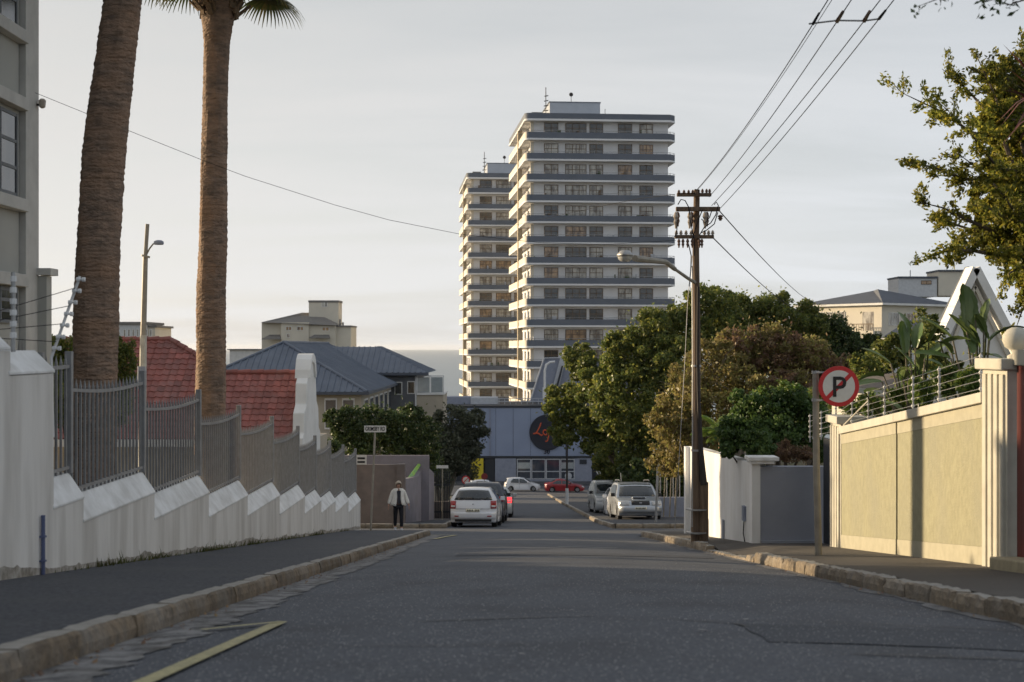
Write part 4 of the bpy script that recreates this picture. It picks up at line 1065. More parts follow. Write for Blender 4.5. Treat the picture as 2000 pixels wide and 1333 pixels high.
def text(name, body, size, loc, rot, m, parent, ext=.004, align='CENTER', bold=0):
    cu = bpy.data.curves.new(name, 'FONT'); cu.body = body; cu.size = size; cu.extrude = ext; cu.align_x = align; cu.align_y = 'CENTER'; cu.offset = bold
    tmp = bpy.data.objects.new(name, cu); C.objects.link(tmp)
    bpy.context.view_layer.update()
    dg_ = bpy.context.evaluated_depsgraph_get(); me = bpy.data.meshes.new_from_object(tmp.evaluated_get(dg_))
    bpy.data.objects.remove(tmp); me.materials.clear(); me.materials.append(m)
    o = bpy.data.objects.new(name, me); C.objects.link(o)
    if parent is not None: o.parent = parent
    o.location = loc; o.rotation_euler = rot
    return o
num = text('house_number', '30', .75, tuple(P(1068,883,YB-.06)), (R(90),0,0), M['sign_disc'], None, ext=.03, bold=.02)
tag(num, 'dark house number 30 under the round sign on the gym', 'house number')

# ================================================================== Grimsby corner, left
bw = thing('boundary_wall', 'brown rough wall with a pillar behind the walking woman', 'wall', (-5, 54, G(54)))
a, b = P(640,1030,54), P(775,908,54)
MB().box(a.x, b.x, 54, 54.3, G(54)-.5, b.z).build('wall_panel', M['brown_wall'], bw)
MB().box(b.x, P(791,0,54).x, 53.9, 54.35, G(54)-.5, b.z+.02).build('pillar', M['brown_wall'], bw)
MB().box(P(650,0,58).x, P(838,0,58).x, 58, 58.2, G(58)-.5, P(0,890,58).z).build('wall_panel', M['mauve_wall'], bw)
rw = thing('boundary_wall', 'mauve grey side wall with sloping stepped top beside the pavement', 'wall', (-3.8, 57, G(57)))
xs_ = [(54.35,-4.02),(56.5,-3.88),(58.5,-3.72),(61.5,-3.35)]
tops = [P(0,937,54).z, P(0,912,56.5).z, P(0,891,58.5).z, P(0,960,61.5).z]
pts = [(P(793,0,54.4).x,54.4,P(0,937,54.4).z),(P(822,0,58).x,58,P(0,921,58).z)]
mb = MB()
A = Vector((P(793,0,54.4).x,54.4,0)); B_ = Vector((P(838,0,60.0).x,60.0,0)); C_ = Vector((P(848,0,61.0).x,61.0,0))
def vw(p, q, zp, zq, th=.25):
    d = (q-p).normalized(); nrm = Vector((d.y,-d.x,0))*-1
    v = [Vector((p.x,p.y,G(p.y)-.4)), Vector((q.x,q.y,G(q.y)-.4)), Vector((q.x,q.y,zq)), Vector((p.x,p.y,zp))]
    return MB().prism(v, nrm*th)
vw(A, A.lerp(B_,.5), P(0,936,54.4).z, P(0,932,57).z).build('wall_panel', M['mauve_wall'], rw)
vw(A.lerp(B_,.502), B_, P(0,932,57).z, P(0,890,60).z).build('wall_panel', M['mauve_wall'], rw)
vw(B_+Vector((.01,.02,0)), C_, P(0,915,60).z, P(0,925,61).z).build('wall_panel', M['mauve_wall'], rw)
bn = tag(MB().prism([P(798,933,55.4), P(808,930,56.2), P(831,895,59.2), P(824,897,59.0)], (-.03,-.03,0)).build('banner', M['banner_green'], fix=True), 'green and yellow banner hung slantwise on the mauve side wall', 'banner')
ns_ = thing('name_board', 'small white board with dark lines at the end of the railings', 'sign', tuple(P(706,898,53.5)))
MB().box(-.19,.19,-.02,.02,-.19,.17).build('board', M['sign_white'], ns_, world=False)
for z in (.05,-.09): MB().box(-.15,.13,-.03,-.021,z-.035,z+.035).build('text_line', M['black'], ns_, world=False)
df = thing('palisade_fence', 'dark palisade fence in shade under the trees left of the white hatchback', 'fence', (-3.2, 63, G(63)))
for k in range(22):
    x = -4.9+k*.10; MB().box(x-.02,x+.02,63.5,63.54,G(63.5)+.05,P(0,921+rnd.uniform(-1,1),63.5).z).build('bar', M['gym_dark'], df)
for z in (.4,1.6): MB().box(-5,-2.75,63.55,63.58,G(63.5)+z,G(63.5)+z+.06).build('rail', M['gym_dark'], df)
MB().box(-5,-2.75,63.9,64.1,G(64)-.3,G(64)+.9).build('plinth', M['brown_wall'], df)

# street name signs
def name_sign(name, base, top_, half_w, h_, label, txt=None, postr=.03, pm=None, y=None, tilt=0):
    s_ = thing(name, label, 'street sign', tuple(base))
    base, top_ = Vector(base), Vector(top_)
    MB().tube([base, top_], postr, 8).build('post', pm or M['pole_metal'], s_)
    c = top_+Vector((0,-.0,-h_/2+.02))
    p = MB().box(c.x-half_w, c.x+half_w, c.y-.045-.012, c.y-.045, c.z-h_/2, c.z+h_/2).build('plate', M['sign_white'], s_, bevel=.004)
    if txt:
        t = text('lettering', txt, h_*.86, (0,0,0), (R(90),0,0), M['black'], None, ext=.002, bold=.004)
        t.location = (c.x, c.y-.060, c.z); wd = max(v.co.x for v in t.data.vertices)-min(v.co.x for v in t.data.vertices)
        t.scale = (min(1.0, half_w*1.8/wd), 1, 1)
        t.parent = s_; t.matrix_parent_inverse = Matrix.Translation(-Vector(s_.location))
    return s_
gb_ = Vector((P(724,0,41).x, 41, G(41)+KH))
name_sign('street_name_sign', gb_, P(733,833,41), .315, .19, 'leaning post with a white GRIMSBY RD plate near the end of the railings', 'GRIMSBY RD')
name_sign('street_name_sign', (P(864,0,62).x,62,G(62)+KH), P(864,910,62), .26, .13, 'small blue white name plate on a thin post by the dark palisade fence', None, .025)
rb_ = Vector((P(1281,0,56).x,56,G(56)+KH))
name_sign('street_name_sign', rb_, P(1286,878,56), .21, .19, 'white post and blank seen name plate in front of the parked silver car', None, .05, M['galv'])
for (px, py, Y_, rr, lab, by) in ((910,938,68,.20,'round no parking sign on a thin post above the dark parked car',None), (946,931,118,.27,'small red round sign on a post before the yellow panel',None)):
    s_ = thing('road_sign', lab, 'road sign', (P(px,0,Y_).x, Y_, G(Y_)+KH))
    c = P(px,py,Y_)
    MB().tube([(c.x,Y_+.04,G(Y_)+KH),(c.x,Y_+.04,c.z+rr)], .03, 6).build('post', M['galv'], s_)
    MB().lathe([(0,-.01),(rr,-.01),(rr,.01),(0,.01)], c, 24, 'Y').build('plate', M['sign_red'] if Y_ < 100 else M['sign_faded'], s_)
    if Y_ < 100:
        MB().lathe([(0,-.018),(rr*.74,-.018),(rr*.74,-.0105),(0,-.0105)], c, 24, 'Y').build('face', M['sign_white'], s_)
        d_ = Vector((rr*.56,0,rr*.56)); MB().tube([c-d_+Vector((0,-.022,0)), c+d_+Vector((0,-.022,0))], .018, 4).build('slash', M['sign_red'], s_)
# red and white no parking sign, near right
ns = thing('no_parking_sign', 'round red and white no parking sign with a black P on a grey post', 'road sign', (4.42, 20.5, G(20.5)+KH))
pb_ = Vector((4.42,20.5,G(20.5)+KH-.05)); pt_ = P(1593,727,20.5)
MB().tube([pb_, pb_.lerp(pt_,.5)+Vector((-.01,0,0)), pt_], [.052,.05,.046], 12).build('post', M['pole_metal'], ns, smooth=False)
sc_ = P(1638,755,20.38); SR = .292
MB().lathe([(0,.004),(SR-.004,.004),(SR,0),(SR,-.012),(SR-.004,-.016),(0,-.016)], sc_, 48, 'Y').build('plate', M['sign_red'], ns)
MB().lathe([(0,-.0175),(SR*.79,-.0175),(SR*.79,-.0165),(0,-.0165)], sc_, 48, 'Y').build('face', M['sign_white'], ns)
def band(p, q_, wd, y0, y1, nm, m):
    p, q_ = Vector(p), Vector(q_); d = (q_-p).normalized(); n_ = Vector((-d.z,0,d.x))*wd/2
    return MB().prism([p-n_, q_-n_, q_+n_, p+n_], (0,y1-y0,0)).build(nm, m, ns)
o_ = sc_+Vector((0,-.021,0)); u_ = SR*.80*.7071
band(o_+Vector((-u_,0,-u_)), o_+Vector((u_,0,u_)), .056, 0, .003, 'slash', M['sign_red'])
pz = o_+Vector((0,-.004,0))
pp = []
k_ = SR/.30
for x, z in [(-.085,-.145),(-.04,-.145),(-.04,-.035),(.035,-.035),(.075,-.022),(.098,.01),(.103,.05),(.092,.095),(.062,.125),(.02,.14),(-.085,.14)]: pp.append(pz+Vector((x,0,z))*k_)
mb = MB()
outer = [(.020,.14),(.062,.13),(.094,.10),(.106,.052),(.096,.006),(.064,-.026),(.020,-.036)]; inner = [(.018,.093),(.040,.088),(.054,.072),(.058,.052),(.052,.030),(.038,.016),(.018,.011)]
for (a, b) in zip(range(6), range(1,7)):
    mb.prism([pz+Vector((outer[a][0],0,outer[a][1])), pz+Vector((outer[b][0],0,outer[b][1])), pz+Vector((inner[b][0],0,inner[b][1])), pz+Vector((inner[a][0],0,inner[a][1]))], (0,.004,0))
mb.box(pz.x-.085,pz.x-.037,pz.y,pz.y+.004,pz.z-.15,pz.z+.14); mb.box(pz.x-.037,pz.x+.020,pz.y,pz.y+.004,pz.z+.093,pz.z+.14); mb.box(pz.x-.037,pz.x+.020,pz.y,pz.y+.004,pz.z-.036,pz.z+.011)
mb.build('letter', M['black'], ns)
for z in (.20, -.20):
    MB().box(pt_.x-.01, sc_.x+.12, 20.40, 20.425, sc_.z+z-.012, sc_.z+z+.012).build('bracket', M['galv'], ns)
    MB().lathe([(.045,-.02),(.058,-.02),(.058,.02),(.045,.02)], (pt_.x,20.5,sc_.z+z), 12, 'Z').build('clamp', M['galv'], ns)

# tall thin posts around the junction
tp = thing('lamp_post', 'thin dark post with a white band at the foot on the far right kerb', 'post', (3.75, 97, G(97)))
MB().tube([(3.75,97,G(97)+.9),(3.75,97,P(0,865,97).z)], .07, 8).build('post', M['creosote'], tp); MB().tube([(3.75,97,G(97)),(3.75,97,G(97)+1.2)], .11, 8).build('band', M['white_metal'], tp)
tp = thing('post', 'dark upright pole under the big tree behind the silver cars', 'post', (6.3, 88, G(88)))
MB().tube([P(1192,975,88), P(1190,845,88)], .14, 8).build('pole', M['gym_plinth'], tp)
tp = thing('post', 'thin grey pole against the dark foliage left of the thin bars', 'post', tuple(P(1260,970,72)))
MB().tube([P(1259,985,72), P(1260,895,72)], .06, 6).build('pole', M['galv'], tp)
eb = thing('estate_board', 'tilted white estate agent boards leaning on a post by the junction', 'board', tuple(P(1180,965,86)))
MB().prism([P(1164,922,86), P(1178,912,86), P(1190,938,86), P(1172,934,86)], (0,.05,0)).build('board', M['sign_white'], eb)
MB().prism([P(1176,958,85.9), P(1177,940,85.9), P(1186,956,85.9)], (0,.05,0)).build('board', M['sign_white'], eb)
MB().box(P(1190,0,86.3).x,P(1208,0,86.3).x,86.3,86.6,P(0,975,86).z,P(0,908,86).z).build('panel', M['brown_wall'], eb)
MB().box(P(1209,0,86.3).x,P(1214,0,86.3).x,86.3,86.6,P(0,975,86).z,P(0,906,86).z).build('panel', M['gym_plinth'], eb)

# ---- street lamps
l1 = thing('street_lamp', 'slim pale lamp post with small grey lantern behind the railings', 'street lamp', tuple(P(279,1000,32)))
Y_ = 32
MB().tube([P(277,960,Y_), P(280,655,Y_)], [.085,.075], 10).build('sleeve', M['sleeve'], l1)
MB().tube([P(280,655,Y_), P(284,500,Y_)], [.065,.055], 10).build('post', M['pole_metal'], l1)
MB().tube([P(284,500,Y_), P(288,438,Y_)], .045, 8).build('post', M['pole_metal'], l1)
MB().tube([P(277,760,Y_), P(277.5,716,Y_)], .10, 8).build('collar', M['gym_plinth'], l1)
MB().tube([P(284,503,Y_), P(285,499,Y_)], .10, 8).build('collar', M['pole_metal'], l1)
MB().tube([P(286,498,Y_), P(292,486,Y_), P(299,477,Y_), P(306,474,Y_)], .018, 6).build('arm', M['pole_metal'], l1)
o = MB().lathe([(0,.055),(.06,.05),(.11,.02),(.115,-.03),(.10,-.05),(0,-.055)], P(310,474,Y_), 14).build('lantern', M['gym_plinth'], l1, smooth=False)
l2 = thing('street_lamp', 'thin white lamp post with round head standing behind the golden bush', 'street lamp', tuple(P(1425,900,50)))
Y_ = 50
MB().tube([P(1418,900,Y_), P(1430,700,Y_)], [.11,.08], 8).build('post', M['white_metal'], l2)
MB().tube([P(1430,700,Y_), P(1436,682,Y_), P(1443,672,Y_)], .04, 6).build('arm', M['white_metal'], l2)
MB().lathe([(0,.13),(.09,.11),(.17,.03),(.18,-.05),(.12,-.12),(0,-.15)], P(1452,671,Y_), 14).build('lantern', M['white_metal'], l2, smooth=True)

# ================================================================== power pole
pp_ = thing('power_pole', 'weathered timber power pole with three crossarms on the right pavement', 'utility pole', (3.76, 29, G(29)+KH))
pb0 = Vector((3.74,29,G(29)+KH-.1)); Y_ = 29
MB().tube([pb0, P(1361,700,Y_), P(1359,480,Y_), P(1361,371,Y_)], [.095,.08,.068,.062], 12).build('pole', M['wood_pole'], pp_)
MB().tube([Vector((3.90,28.97,G(29)+KH-.1)), Vector((3.90,28.97,G(29)+1.35))], .10, 12).build('stub', M['wood_pole'], pp_)
MB().tube([Vector((3.90,28.90,G(29)+1.3)), P(1369,880,28.9), P(1364,760,28.9), P(1363,690,28.9), P(1364,560,28.9)], [.07,.05,.035,.03,.03], 8).build('cable_run', M['creosote'], pp_)
MB().tube([P(1352,1030,28.88), P(1353,700,28.88), P(1352,520,28.9)], .014, 5).build('conduit', M['galv'], pp_)
for z in (995, 1040, 880, 715):
    MB().lathe([(.10,-.012),(.215,-.012),(.215,.012),(.10,.012)], (P(1360,0,29).x,28.98,P(0,z,29).z), 14).build('strap', M['galv'], pp_) if z > 900 else MB().lathe([(.07,-.02),(.105,-.02),(.105,.02),(.07,.02)], P(1360,z,29), 12).build('strap', M['galv'], pp_)
arms = [((1322,381),(1389,380),.035), ((1320,409),(1406,409),.045), ((1318,463),(1394,462),.036)]
for (a, b, r_) in arms:
    pa_, pb1 = P(*a, 28.86), P(*b, 28.86)
    MB().box(pa_.x, pb1.x, 28.80, 28.90, pa_.z-r_, pa_.z+r_).build('crossarm', M['wood_pole'], pp_, bevel=.01)
def insul(p, h_=.13, r_=.035, m=None, hang=False):
    s_ = -1 if hang else 1
    MB().lathe([(.012,0),(r_*.7,s_*h_*.1),(r_,s_*h_*.3),(r_*.55,s_*h_*.45),(r_*.9,s_*h_*.62),(r_*.5,s_*h_*.8),(r_*.4,s_*h_)], p, 10).build('insulator', m or M['porcelain'], pp_)
for px in (1326,1336,1345,1353,1372,1380,1386): insul(P(px,377 if px > 1360 else 379,28.8), .08, .035, M['porcelain_dark'])
for px, n_ in ((1320,3),(1347,2),(1377,2)):
    insul(P(px,414,28.82), .34, .05, M['porcelain'], True); insul(P(px+4,414,28.95), .30, .045, M['porcelain_dark'], True)
for px in (1326,1334,1343,1371,1352,1366): insul(P(px,467,28.8), .18, .035, M['porcelain_dark'], True)
for px in (1321,1330,1340,1350,1376,1384,1392): insul(P(px,459,28.8), .09, .04, M['porcelain'])
insul(P(1407,420,28.8), .12, .06, M['porcelain_dark'], True)
for pts in ([(1347,425),(1351,445),(1356,470),(1356,500)], [(1324,400),(1330,390),(1338,392),(1345,405),(1347,420)], [(1395,400),(1399,395),(1403,402),(1398,420),(1388,436),(1375,445),(1366,460)],
            [(1402,415),(1395,438),(1380,450),(1370,455)], [(1372,410),(1364,430),(1357,452),(1352,468)], [(1356,380),(1358,370),(1364,371),(1366,380)], [(1370,428),(1377,436),(1386,425),(1390,412)],
            [(1345,478),(1350,500),(1349,530),(1346,560)], [(1323,430),(1322,450),(1318,463)]):
    MB().tube([P(*p, 28.75) for p in pts], .011, 5).build('jumper_wire', M['cable'], pp_)
MB().tube([P(1352,500,28.9), P(1343,590,28.9), P(1338,700,28.9), P(1325,920,28.9), P(1318,1035,29.1)], .007, 4).build('stay_wire', M['galv'], pp_)
# lamp arm on the pole
MB().tube([P(1357,552,28.9), P(1345,545,28.5), P(1318,526,27.6)], [.035,.035,.03], 8).build('lamp_arm', M['pole_metal'], pp_)
MB().tube([P(1318,526,27.6), P(1300,512,26.9), P(1240,505,25.5)], [.045,.05,.06], 8).build('lamp_arm', M['pole_metal'], pp_)
lh = MB().lathe([(0,.10),(.07,.09),(.125,.03),(.13,-.01),(.11,-.02)], (0,0,0), 16).build('lamp_head', M['galv'], pp_, smooth=True); lh.location = P(1221,500,25.2)+lh.location; lh.scale = (1.15,1.6,1)
lh = MB().lathe([(.115,-.02),(.11,-.06),(.07,-.10),(0,-.115)], (0,0,0), 16).build('lamp_bowl', M['lamp_clear'], pp_, smooth=True); lh.location = P(1221,500,25.2)+lh.location; lh.scale = (1.15,1.6,1)

# ---- overhead wires
def wire_from_px(pts, r_, label, group=None):
    w3 = [P(*p) for p in pts]; q = []
    for i in range(len(w3)-1):
        for s_ in range(8): q.append(w3[i].lerp(w3[i+1], s_/8))
    q.append(w3[-1])
    o = MB().tube(q, r_, 5).build('power_line', M['cable']); return tag(o, label, 'power line', group)
def span(pole_px, mid_px, out_px, r_, label):
    a = P(*pole_px, 28.8); m = P(*mid_px, 16.6); 
    o_ = P(*out_px, 15.4)
    # continue along the same line, climbing to the next pole behind the camera
    d = (m-a); end = Vector((m.x+d.x/ (d.y)*(-24.6), -8.0, m.z+3.6))
    q = []
    for i in range(41):
        t = i/40; y = 28.8+(-8-28.8)*t
        # quadratic through the three points
        ys = (a.y, m.y, end.y); L = [1,1,1]
        for j in range(3):
            for k in range(3):
                if j != k: L[j] *= (y-ys[k])/(ys[j]-ys[k])
        q.append(Vector((a.x*L[0]+m.x*L[1]+end.x*L[2], y, a.z*L[0]+m.z*L[1]+end.z*L[2])))
    o = MB().tube(q, r_, 5).build('power_line', M['cable']); tag(o, label, 'power line', 'overhead lines running up the street'); return m
ms_ = []
W4 = [((1362,370),(1588,47),(1615,0),'leftmost of the four lines rising from the pole top to the spacer rod'), ((1385,385),(1635,42),(1661,0),'second line from the left through the spacer rod'),
      ((1390,402),(1688,41),(1712,0),'third line from the left through the spacer rod'), ((1407,407),(1717,37),(1746,0),'rightmost line rising from the long crossarm to the spacer rod')]
for a, m, o_, lab in W4: ms_.append(span(a, m, o_, .0065, lab))
span((1362,372), (1598,42), (1629,0), .004, 'thinnest line running just beside the leftmost one')
spc = thing('line_spacer', 'thin horizontal spacer rod clamped across four overhead lines', 'line spacer', tuple(ms_[1]))
MB().tube([ms_[0]-Vector((.05,0,0)), ms_[1]+Vector((0,0,.01)), ms_[2], ms_[3]+Vector((.01,0,0))], .011, 6).build('rod', M['galv'], spc)
for k, (a, m, o_, lab) in enumerate(W4):
    p = P(*m,16.6); MB().tube([p, p.lerp(P(*o_,16.0),.45)], [.02,.014] if k in (0,3) else [.028,.02], 6).build('clamp', M['porcelain_dark'] if k in (1,2) else M['cable'], spc)
wire_from_px([(1320,470,28.8),(1180,478,28.0),(1050,474,27.2),(900,458,26.3),(760,430,25.4),(655,401,24.7),(480,345,23.9),(400,315,23.5),(250,255,23.0),(60,178,22.4)], .0042, 'thin cable running from the grey building behind the palms to the power pole')
wire_from_px([(1318,380,28.8),(1250,388,33),(1180,402,40),(1050,430,60),(980,446,95),(912,462,240)], .006, 'thin line crossing the tall tower from the topmost crossarm')
def sagwire(a, b, sag, r_, label):
    q = [a.lerp(b, i/30)-Vector((0,0,sag*4*(i/30)*(1-i/30))) for i in range(31)]
    return tag(MB().tube(q, r_, 5).build('power_line', M['cable']), label, 'power line')

sagwire(P(1392,464,28.9), P(1605,596,160), 1.2, .012, 'lower of two service cables reaching the right apartment block')
sagwire(P(1404,411,28.9), P(1622,590,160), 1.0, .012, 'upper of two service cables reaching the right apartment block')
# ================================================================== right-hand buildings
rh = thing('apartment_block', 'cream apartment block with dark hipped roof on the rise behind the trees', 'building', (43, 165, P(0,690,165).z))
cn = Vector((42.9,165,0)); lf = Vector((-.6,.8,0)); rt = Vector((.8,.6,0)); LA, LB = 12.5, 14.0
z0, z1 = P(0,720,165).z, P(0,592,165).z
def wallbox(c, ax, la, ay, lb_, z0, z1, nm, m, par): 
    return MB().prism([Vector((c.x,c.y,z0)), Vector((c.x,c.y,z0))+ax*la, Vector((c.x,c.y,z0))+ax*la+ay*lb_, Vector((c.x,c.y,z0))+ay*lb_], (0,0,z1-z0)).build(nm, m, par)
wallbox(cn, lf, LA, rt, LB, z0-8, z1, 'wall', M['apt_cream'], rh)
cc = cn-(lf+rt)*.6
apx1 = cn+lf*5+rt*5.5; apx2 = cn+lf*8.5+rt*9.0
e0_, e1_, e2_, e3_ = cc, cc+lf*(LA+1.2), cc+lf*(LA+1.2)+rt*(LB+1.2), cc+rt*(LB+1.2)
zr = P(0,565,172).z
V3 = lambda v, z: Vector((v.x, v.y, z))
mb = MB().add([V3(e0_,z1), V3(e1_,z1), V3(e2_,z1), V3(e3_,z1), V3(apx1,zr), V3(apx2,zr)], [(0,1,5,4),(1,2,5),(2,3,4,5),(3,0,4)])
mb.build('roof', M['slate'], rh, fix=False)
wallbox(cc, lf, LA+1.2, rt, LB+1.2, z1-.25, z1-.01, 'eave', M['house_white'], rh)
nL = Vector((-.8,-.6,0)); nR = Vector((.6,-.8,0))
for k in range(4): window(rh, V3(cn+lf*(5.4+k*1.6), z1-2.6), lf, 1.1, 1.7, nL, M['glass_curtain'], M['house_white'], 2, 1)
for k in range(3): window(rh, V3(cn+rt*(1.2+k*3.3), z1-2.6), rt, 1.9, 1.5, nR, M['glass_warm_glint'] if k == 1 else M['glass_curtain'], M['house_white'], 3, 1)
for k in range(3): window(rh, V3(cn+rt*(.6+k*2.9), z1-6.2), rt, 1.6, 1.9, nR, M['glass_curtain'], M['house_white'], 2, 2)
wallbox(cn+nL*1.3+lf*.2, lf, 3.9, rt, 1.28, z1-3.6, z1-3.25, 'balcony_slab', M['apt_cream'], rh)
wallbox(cn+nL*1.3+lf*.2, lf, 3.9, rt, .1, z1-2.5, z1-2.4, 'balcony_rail', M['win_frame'], rh)
for k in range(12): wallbox(cn+nL*1.28+lf*(.25+k*.34), lf, .05, rt, .05, z1-3.24, z1-2.52, 'baluster', M['win_frame'], rh)
wallbox(cn+nL*.02+lf*1.2, lf, 1.6, rt, .01, z1-3.2, z1-1.0, 'balcony_door', M['glass_curtain'], rh)
wallbox(cn+nL*1.1+lf*.4, lf, 3.0, rt, 1.08, z0-6, z1-3.62, 'bay', M['apt_cream'], rh)
window(rh, V3(cn+nL*1.1+lf*.9, z1-6.0), lf, 1.2, 1.6, nL, M['glass_dark'], M['house_white'], 2, 1)
for (a, b, c, d, m) in ((1755,1830,542,568,'apt_white'),(1833,1892,529,566,'apt_cream')):
    x = MB().box(P(a,0,178).x, P(b,0,178).x, 178, 183, P(0,d+12,178).z, P(0,c+2,178).z).build('plant_room', M[m], rh)
    MB().box(P(a-1,0,178).x, P(b+1,0,178).x, 177.8, 183.2, P(0,c+2,178).z+.01, P(0,c,178).z+.1).build('plant_roof', M['slate'], rh)
window(rh, P(1799,556,178), (1,0,0), 1.3, .5, (0,-1,0), M['glass_warm_glint'], M['win_frame'], 2, 1)
MB().tube([P(1778,545,179),P(1778,528,179)], .05, 5).build('mast', M['slate'], rh)
lwb = thing('house', 'low grey hipped roof in front of the cream apartment block', 'house', tuple(P(1790,680,120)))
a_, b_, c_, d_ = P(1728,656,110), P(1850,656,110), P(1860,625,116), P(1775,625,116)
MB().add([a_, b_, c_, d_, a_+Vector((0,0,-.2)), b_+Vector((0,0,-.2))], [(0,1,2,3),(4,5,1,0)]).build('roof', M['slate'], lwb, fix=False)
MB().box(a_.x+.3, b_.x, 110.3, 118, a_.z-5, a_.z-.2).build('wall', M['apt_white'], lwb)
# A-frame gable
af = thing('house', 'white steep gabled house with broad white bargeboards behind the banana plants', 'house', tuple(P(1900,800,55)))
Y_ = 55; A0 = P(1902,525,Y_); Ll = P(1790,770,Y_); Rr = P(2030,770,Y_)
MB().prism([Ll+Vector((.3,0,0)), Rr-Vector((.3,0,0)), A0-Vector((0,0,.5))], (0,.25,0)).build('gable_wall', M['house_white'], af)
def thick(p, q_, w_, d0, d1, nm, m):
    d = (q_-p).normalized(); n_ = Vector((-d.z,0,d.x))*w_/2
    return MB().prism([Vector((v.x,Y_+d0,v.z)) for v in (p-n_, q_-n_, q_+n_, p+n_)], (0,d1-d0,0)).build(nm, m, af)
thick(Ll, A0, .30, -.35, .6, 'bargeboard', M['house_white']); thick(Rr, A0, .30, -.35, .6, 'bargeboard', M['house_white'])
thick(Ll+Vector((.55,0,0)), A0-Vector((0,0,.7)), .12, -.2, -.05, 'trim', M['apt_cream']); thick(Rr-Vector((.55,0,0)), A0-Vector((0,0,.7)), .12, -.2, -.05, 'trim', M['apt_cream'])
MB().add([Ll+Vector((-.2,.6,0)), A0+Vector((0,.6,.12)), A0+Vector((0,1.1,.12)), Ll+Vector((-.2,1.1,0)), Rr+Vector((.2,.6,0)), Rr+Vector((.2,1.1,0))], [(0,1,2,3),(1,4,5,2)]).build('roof', M['slate'], af, fix=False)
MB().box(Ll.x+.3, Rr.x-.3, Y_+.3, Y_+7, G(55)-1, Ll.z).build('wall', M['house_white'], af)
# low brown roofed outbuilding
ob = thing('outbuilding', 'low outbuilding with brown roof and cream fascia behind the electric fence', 'outbuilding', tuple(P(1720,850,32)))
Y_ = 32; a_, b_, c_, d_ = P(1672,756,Y_), P(1790,772,Y_), P(1800,728,35), P(1690,732,35)
MB().add([a_, b_, c_, d_], [(0,1,2,3)]).build('roof', M['brown_roof'], ob, fix=False)
MB().prism([a_+Vector((-.05,-.05,-.13)), b_+Vector((0,-.05,-.13)), b_+Vector((0,-.05,0)), a_+Vector((-.05,-.05,0))], (0,.05,0)).build('fascia', M['cream_trim'], ob)
MB().prism([a_+Vector((.2,.3,-2)), b_+Vector((-.1,.3,-2)), b_+Vector((-.1,.3,-.14)), a_+Vector((.2,.3,-.14))], (0,3,0)).build('wall', M['cream_trim'], ob)

